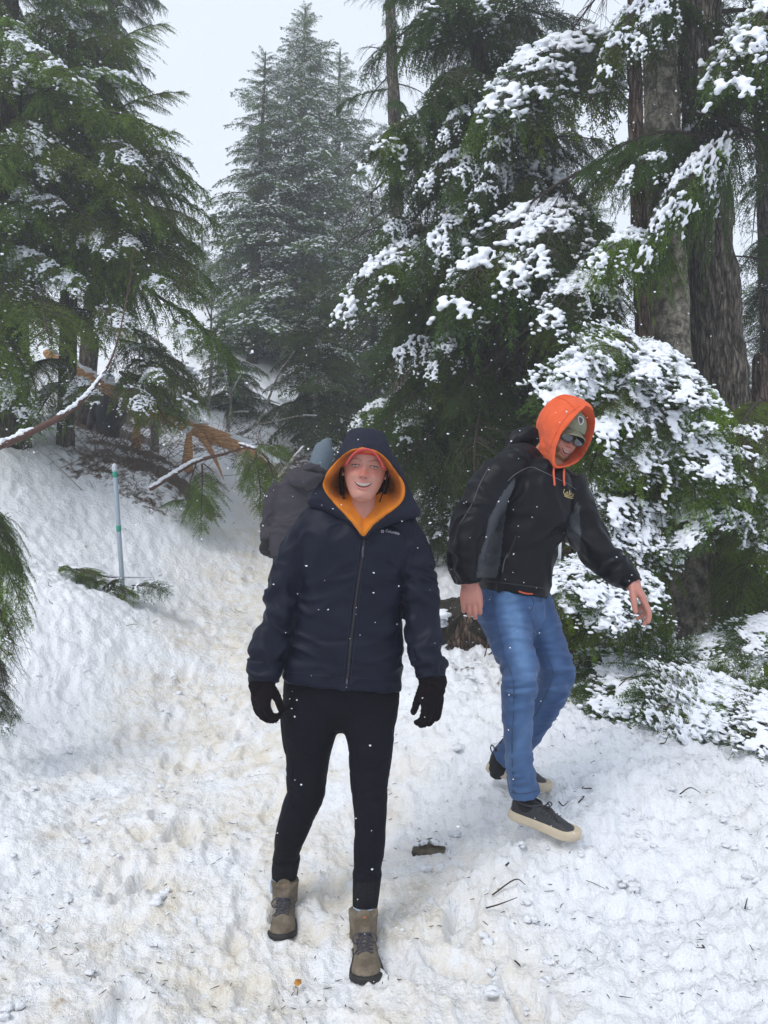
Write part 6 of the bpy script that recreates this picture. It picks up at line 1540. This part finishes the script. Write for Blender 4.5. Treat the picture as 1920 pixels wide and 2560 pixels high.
for a, b in (((500, 1085), (560, 1200)), ((640, 1140), (720, 1200))):
    V, F = limb([W(a[0], a[1], 10.8), W((a[0] + b[0]) / 2 + 5, (a[1] + b[1]) / 2, 10.6), W(b[0], b[1], 10.3)], [.05, .03, .004], None, seg=8); add('splinter', V, F, M_split, lg)
t = log('leaning_branch', 'long dead reddish branch lined with snow leaning out of the left edge', [W(-60, 1140, 6.8), W(60, 1088, 6.9), W(170, 1030, 7.0), W(240, 960, 7.1), W(285, 880, 7.2), W(318, 740, 7.3), W(335, 620, 7.4)],
    [.038, .033, .026, .017, .010, .006, .003], M_twigred, 'branch', snow_r=.45, snow_to=.58)
t2 = log('broken_branch', 'broken reddish branch sticking out over the snow bank, green sprays hanging from it', [W(378, 1222, 9.0), W(440, 1182, 9.0), W(495, 1152, 9.1), W(570, 1132, 9.2), W(640, 1108, 9.3)], [.026, .026, .024, .016, .006], M_twigred, 'branch', snow_r=.6)
for i, (a, b) in enumerate([((490, 1160), (470, 1270)), ((505, 1160), (510, 1330)), ((495, 1165), (440, 1240)), ((470, 1250), (400, 1270)), ((500, 1230), (525, 1300)), ((490, 1240), (460, 1310)), ((510, 1160), (560, 1230))]):
    bough(t2, W(a[0], a[1], 9.1), W(b[0], b[1], 8.8), ['B0', 'H0', 'B1', 'N0', 'H1', 'N1', 'B0'][i], None, None if i in (0, 2, 6) else M_nmid, 1.2, name='spray')
t3 = log('hanging_branch', 'fresh green bough hanging from a fallen branch just left of the charcoal-coated hiker', [W(600, 1110, 8.9), W(650, 1130, 8.8), W(690, 1170, 8.7), W(716, 1190, 8.6)], [.018, .018, .014, .01], M_twigred, 'branch', snow_r=.5)
for i, (a, b) in enumerate([((650, 1130), (610, 1230)), ((640, 1130), (650, 1290)), ((670, 1150), (690, 1260)), ((620, 1120), (600, 1190)), ((680, 1110), (722, 1150)), ((640, 1110), (700, 1140)), ((690, 1170), (660, 1300)), ((700, 1150), (720, 1220))]):
    bough(t3, W(a[0], a[1], 8.7), W(b[0], b[1], 8.4), ['H0', 'N0', 'H1', 'N1'][i % 4], 'd' if i % 2 else None, M_nyel if i % 2 else M_nmid, 1.3, name='spray')
g0 = G(165, 1440)
t4 = log('snowy_fallen_branch', 'half-buried evergreen branch dusted with snow lying in front of the marker pole', [G(150, 1425) + [0, 0, .03], G(215, 1455) + [0, 0, .10], G(270, 1475) + [0, 0, .12], G(330, 1478) + [0, 0, .13], G(385, 1474) + [0, 0, .12]], [.012, .012, .009, .006, .003], M_twig, 'branch', snow_r=.8, seg=8)
Yb = g0[1]
for i, (a, b) in enumerate([((215, 1455), (150, 1530)), ((255, 1470), (245, 1545)), ((265, 1468), (285, 1555)), ((275, 1472), (335, 1540)), ((200, 1440), (240, 1450)), ((330, 1472), (420, 1490)), ((165, 1425), (155, 1470)), ((235, 1460), (200, 1500)), ((262, 1480), (300, 1455)), ((190, 1430), (250, 1462))]):
    A, B = W(a[0], a[1], Yb), W(b[0], b[1], Yb - .25); A[2] += .03; B[2] = max(B[2], gz(B[0], B[1]) + .06)
    bough(t4, A, B, ['N0', 'H0', 'N1', 'H1', 'N2', 'N3'][i % 6], ['d', None, 'p'][i % 3] if i % 6 != 1 else None, M_ndark if i % 3 else M_nmid, 1.35, name='spray', up=(0, -.9, .8))
# overhanging boughs at the left edge
e = thing('edge_hemlock', 'drooping hemlock boughs with bare red twigs at the left edge above the trampled snow', 'tree', tuple(G(-60, 1900)))
trunk_mesh([sunk(W(-150, 1900, 4.6)), W(-160, 1400, 4.6), W(-150, 1000, 4.7)], [.08, .07, .05], M_bark_dark, e, seg=12)
for i, (a, b, k, s) in enumerate([((-60, 1240), (60, 1440), 'H0', 'd'), ((-40, 1260), (50, 1500), 'H1', None), ((-80, 1250), (20, 1360), 'N0', None), ((-50, 1330), (75, 1560), 'H0', None), ((-40, 1450), (60, 1680), 'B0', 'd'), ((-20, 1470), (80, 1640), 'B1', 'd'), ((-40, 1480), (30, 1790), 'B0', 'd'),
     ((-60, 1480), (30, 1600), 'N1', 'p'), ((-60, 1560), (10, 1740), 'H1', None), ((-80, 1600), (0, 1790), 'H0', 'h'), ((-60, 1700), (50, 1800), 'N2', 'p'), ((-40, 1600), (70, 1700), 'B1', None), ((-70, 1730), (30, 1830), 'N1', 'h'), ((-30, 1440), (22, 1640), 'N3', 'p')]):
    Y_ = 4.5
    bough(e, W(a[0], a[1], Y_), W(b[0], b[1], Y_ - .25), k, s, None if k[0] == 'B' else (M_nmid if i % 2 else M_ndark), .75)
# bare saplings on the slope
for lb, stems in (('pale bare sapling with snow along a forked stem, left of the far pale trunk', [[(590, 1092), (640, 1060), (670, 1000), (700, 930), (735, 880)], [(650, 1060), (700, 1050), (745, 1040), (790, 1040)], [(672, 1000), (700, 1010)]]),
                  ('thin crooked bare sapling with little snow on the slope behind the split log', [[(570, 1070), (576, 1020), (572, 980), (560, 930)], [(576, 1020), (582, 980), (600, 940)], [(576, 1030), (620, 1030)]]),
                  ('thin bare sapling rising beside the left trees in the pale gap', [[(520, 1010), (530, 900), (528, 800), (534, 700)], [(530, 860), (550, 800)], [(529, 800), (505, 740)], [(530, 760), (548, 715)]]),
                  ('slender leaning dead stem rising behind the hiker in the charcoal coat', [[(700, 1190), (730, 1150), (758, 1118)]])):
    y_ = 11.5 if 'coat' not in lb else 8.5
    f = W(*stems[0][0], y_); T_ = thing('bare_sapling', lb, 'sapling', tuple(f), 'bare saplings on the slope')
    for j, st in enumerate(stems):
        n = len(st); V, F = limb([W(a, b, y_ - .03 * i) for i, (a, b) in enumerate(st)], np.linspace(.030 if j == 0 else .016, .006, n), None, seg=8); add('stem', V, F, M_bark_pale, T_)
        c = crom(np.array([W(a, b, y_ - .03 * i) for i, (a, b) in enumerate(st)]), 16); c[:, 2] += .012; k = noise(c * 4) > .05
        if k.sum() > 2: V, F = blobs(c[k], np.full(k.sum(), .0105), (1.4, 1, .6)); add('snow', V, F, M_snow, T_, kind='stuff')
# the dark root hollow with a split red stump, behind the two people
hp = W(1180, 1600, 5.6)
st = thing('root_mound', 'dark tangle of roots and moss under snow between the woman and the man', 'roots', (hp[0], hp[1], gz(hp[0], hp[1])))
r = np.random.default_rng(31)
V, F = union([limb([W(1080, 1585, 5.9), W(1130, 1560, 5.7), W(1200, 1570, 5.6), W(1290, 1590, 5.6), W(1360, 1620, 5.7)], [.08, .17, .19, .17, .10], [.2, .28, .3, .28, .2], hint=(0, 1, 0), seg=24)], .02, 2)
V = V + vnormals(V, F) * (.07 * np.abs(noise(V * 6))+ .03 * noise(V * 15))[:, None]
add('root_mass', V, F, mat('dark_roots', (.008, .007, .005), .95, col2=(.035, .028, .015), vscale=16, bump=1, bscale=30, bdist=.05), st)
L = []
for k in range(60):
    p = W(r.uniform(1090, 1330), r.uniform(1520, 1640), 5.45 - r.random() * .15); q = p + r.normal(0, .08, 3) + [0, -.05, -.06]
    L.append(limb([p, (p + q) / 2 + r.normal(0, .02, 3), q], [.010, .008, .003], None, seg=5, sub=3))
V, F = cat_geo(L); add('roots', V, F, M_twig, st, kind='stuff')
V, F = limb([W(1170, 1610, 5.35), W(1172, 1570, 5.35), W(1173, 1525, 5.36), W(1172, 1506, 5.38)], [.14, .09, .035, .008], [.08, .06, .03, .008], seg=14)
V = V + vnormals(V, F) * (.012 * noise(V * [30, 30, 6]))[:, None]; add('split_stump', V, F, M_bark_red, st)
c = np.column_stack([r.uniform(1085, 1360, 170), r.uniform(1518, 1560, 170)])
C = np.array([W(a, b - 0 + abs(a - 1200) * .10, 5.6 + r.normal(0, .12)) for a, b in c]); C[:, 2] = np.where(C[:, 2] > 0, C[:, 2], C[:, 2])
V, F = blobs(C, r.uniform(.02, .06, len(C)), (1.5, 1.2, .6), seed=6); add('snow', V, F, M_snow, st, kind='stuff')
# stone in a hole at the woman's right
c = G(1070, 2132)
sn = thing('stone', 'dark flat stone showing through a hole in the snow beside the woman\'s boot', 'stone', tuple(c))
V, F = limb([W(1042, 2128, c[1]) + [0, .02, 0], W(1075, 2122, c[1]) + [0, .02, 0], W(1108, 2126, c[1]) + [0, .02, 0]], [.020, .026, .018], [.05, .07, .05], hint=(0, 1, 0), seg=16); V = V + vnormals(V, F) * (.008 * noise(V * 30))[:, None]
add('stone_face', V, F, mat('wet_stone', (.045, .035, .022), .6, col2=(.10, .08, .05), vscale=25, bump=.8, bscale=40), sn)
V, F = limb([W(1034, 2132, c[1]), W(1042, 2150, c[1]) , W(1046, 2166, c[1] - .02)], [.010, .014, .008], [.03] * 3, seg=12); add('dark_gap', V, F, mat('near_black', (.01, .008, .006), .5), sn)  # solid near-black piece drawn as the dark opening at the stone's left end
V, F = blobs(np.array([W(a, b, c[1] - .02) for a, b in [(1060, 2106), (1085, 2104), (1105, 2110), (1040, 2110), (1062, 2148), (1085, 2146), (1110, 2142), (1120, 2128)]]), np.array([.013, .015, .013, .011, .015, .012, .014, .013]), (1.3, 1.3, .8), seed=3, jitter=.6); add('snow', V, F, M_ground, sn, kind='stuff')
# orange leaf
c = G(745, 2464); lf = np.array([(0, -.016, 0), (.012, -.004, .004), (.009, .012, .006), (0, .02, .003), (-.010, .010, .008), (-.012, -.006, .003), (0, 0, -.001)])
lfo = add('leaf', c + [0, 0, .006] + np.concatenate([lf, lf - [0, 0, .0012]]), [np.array([[i, (i + 1) % 6, 6] for i in range(6)] + [[7 + (i + 1) % 6, 7 + i, 13] for i in range(6)]), np.array([[i, i + 7, 7 + (i + 1) % 6, (i + 1) % 6] for i in range(6)])], mat('dead_leaf', (.50, .22, .04), .7, var=.3, vscale=60))
lfo['label'] = 'small orange-brown dead leaf on the snow near the woman\'s front boot'; lfo['category'] = 'leaf'
# snow clods beside the path
r = np.random.default_rng(77); L = []
for k in range(320):
    px = r.uniform(-40, 1960); py = 1500 + 1060 * r.random() ** .8
    if 560 < px < 1000 and py > 2000: continue
    p = G(px, py)
    if p[1] > 9: continue
    pd = path_dist(p[None, :2])[0]
    if r.random() > .25 + .6 * min(1, pd): continue
    s = .005 + .016 * r.random() ** 2.2; p = np.array([p[0], p[1], gz(p[0], p[1])]); V, F = blobs(p + r.normal(0, s * .8, (4, 3)) * [1, 1, .4], s * r.uniform(.5, 1, 4), (1.3, 1.1, .7), seed=k, jitter=.5); L.append((V, [F]))
V, F = cat_geo(L); o = add('snow_clods', V, F, M_ground, kind='stuff'); o['label'] = 'loose lumps of snow scattered on the trampled ground'
# needles, twigs and bark bits on the snow
L = []
for k in range(800):
    px = r.uniform(-40, 1960); py = 1330 + 1230 * r.random() ** .7
    p = G(px, py)
    if p[1] > 10 or noise(np.array([[p[0] * 1.6, p[1] * 1.6, 3.]]))[0] + r.random() * .5 < .15: continue
    p = np.array([p[0], p[1], gz(p[0], p[1]) + .004]); a = r.random() * 6.28; l = r.uniform(.004, .013) * (2.6 if r.random() < .06 else 1); d = np.array([math.cos(a), math.sin(a), r.normal(0, .2)]) * l
    L.append(limb([p - d, p + r.normal(0, .15, 3) * l * .6, p + d], [.0011, .0014, .0008], None, seg=4, sub=1, cap='flat'))
V, F = cat_geo(L); o = add('needle_litter', V, F, M_twig, kind='stuff'); o['label'] = 'conifer needles and twig bits lying on the snow'
L = []
for k in range(26):
    px = r.uniform(0, 640) if k % 2 else r.uniform(1200, 1900); py = r.uniform(1230, 1600) if k % 2 else r.uniform(1800, 2500)
    p = G(px, py); p = np.array([p[0], p[1], gz(p[0], p[1]) + .01]); a = r.random() * 6.28; l = r.uniform(.03, .12); q = p + np.array([math.cos(a), math.sin(a), r.uniform(0, .5)]) * l
    L.append(limb([p, (p + q) / 2 + r.normal(0, .012, 3), q], [.0030, .0024, .0012], None, seg=5, sub=4))
V, F = cat_geo(L); o = add('fallen_twigs', V, F, M_twig, kind='stuff'); o['label'] = 'thin dead twigs sticking out of the snow'
# brown brush and roots on the cut bank, and dead twigs in the brushy slope
L = []
for k in range(1500):
    z_ = r.random()
    if z_ < .45: px, py = r.normal(320, 70), r.normal(1110, 50)
    elif z_ < .8: px, py = r.normal(620, 90), r.normal(1100, 50)
    else: px, py = r.normal(1500, 110), r.normal(1640, 55)
    p = G(px, py)
    if p[1] > 16: continue
    a = r.random() * 6.28; l = r.uniform(.08, .5) * (.5 if p[1] < 8 else 1); q = p + np.array([math.cos(a), math.sin(a) * .4, r.uniform(-.1, 1.0)]) * l
    L.append(limb([p, (p + q) / 2 + r.normal(0, .12, 3) * l, q], [.0045, .0035, .0018], None, seg=4, sub=3, cap='flat'))
V, F = cat_geo(L); o = add('bank_brush', V, F, mat('brush_brown', (.055, .028, .016), .85, col2=(.15, .085, .05), vscale=8), kind='stuff'); o['label'] = 'brown dead brush and exposed roots on the cut bank'
# falling snow
N_ = 8500
y_ = 1.25 + 13 * r.random(N_) ** 1.3; x_ = (r.random(N_) * 2 - 1) * (y_ * .62 + .4); z_ = CAM_H + (r.random(N_) * 2 - 1) * y_ * .8 + .1 * y_
C = np.column_stack([x_, y_, z_]); C = C[C[:, 2] > hbase(C[:, :2]) + .05]
# none inside the people
V, F = blobs(C, r.uniform(.0007, .0019, len(C)) * (1 + (r.random(len(C)) < .04) * .6), (1.2, 1, 1), fine=False, seed=5, jitter=.7)
o = add('falling_snow', V, F, M_snow, kind='stuff'); o['label'] = 'snowflakes falling through the air'

# ------------------------------------------------------------------ snowy air
hz = bpy.data.materials.new('haze_air'); hz.use_nodes = True
hn, hl = hz.node_tree.nodes, hz.node_tree.links; hn.clear()
pv = hn.new('ShaderNodeVolumePrincipled'); pv.inputs['Color'].default_value = (.93, .95, 1, 1); pv.inputs['Density'].default_value = .0055; pv.inputs['Anisotropy'].default_value = .1
ho = hn.new('ShaderNodeOutputMaterial'); hl.new(pv.outputs[0], ho.inputs['Volume'])
x0, x1, y0, y1, z0, z1 = -88, 88, -88, 88, float(min(v.co.z for v in GROUND.data.vertices)) - 1, 34
BV = np.array([(x, y, z) for x in (x0, x1) for y in (y0, y1) for z in (z0, z1)], float)
o = add('haze', BV, [np.array([(0, 1, 3, 2), (4, 6, 7, 5), (0, 4, 5, 1), (2, 3, 7, 6), (0, 2, 6, 4), (1, 5, 7, 3)])], hz, kind='stuff', smooth=False); o['label'] = 'thin haze of falling snow'

# side twigs on the leaning branch, splintered stumps on the cut bank
for i, (a, b, k) in enumerate([((120, 1060), (200, 980), 'B0'), ((200, 1000), (150, 900), 'B1'), ((255, 935), (330, 900), 'B0'), ((290, 860), (240, 760), 'B1'), ((315, 740), (370, 660), 'B0'), ((60, 1090), (100, 1150), 'B1'), ((240, 960), (330, 1040), 'B1')]):
    bough(t, W(a[0], a[1], 7.1), W(b[0], b[1], 6.9), k, 'd' if i % 2 else None, None, .8, name='twig')
for lb, px, py, py1, Y_ in (('short splintered orange stump on the cut bank under the fallen log', 340, 1075, 1010, 11.2), ('leaning splintered stump on the cut bank near the broken branch', 468, 1120, 1060, 10.6), ('snow-topped pale stub between the far hiker and the splintered stumps', 385, 1090, 1000, 11.4)):
    f_ = W(px, py, Y_); f_[2] = gz(f_[0], f_[1]) - .12; q_ = thing('broken_stump', lb, 'stump', tuple(f_), 'splintered stumps on the cut bank')
    V, F = limb([f_ - [0, 0, .3], f_, (f_ + W(px + 6, py1, Y_)) / 2, W(px + 8, py1, Y_)], [.085, .08, .06, .03], None, seg=12); V = V + vnormals(V, F) * (.02 * noise(V * [12, 12, 3]))[:, None]
    add('wood', V, F, M_split if 'pale' not in lb else M_bark_pale, q_)
    V, F = blobs(np.array([W(px + 2 + j * 3, py1 + 14 - j * 3, Y_ - .06) for j in range(-2, 3)]), np.full(5, .035), (1.2, 1, .6), seed=px); add('snow', V, F, M_snow, q_, kind='stuff')
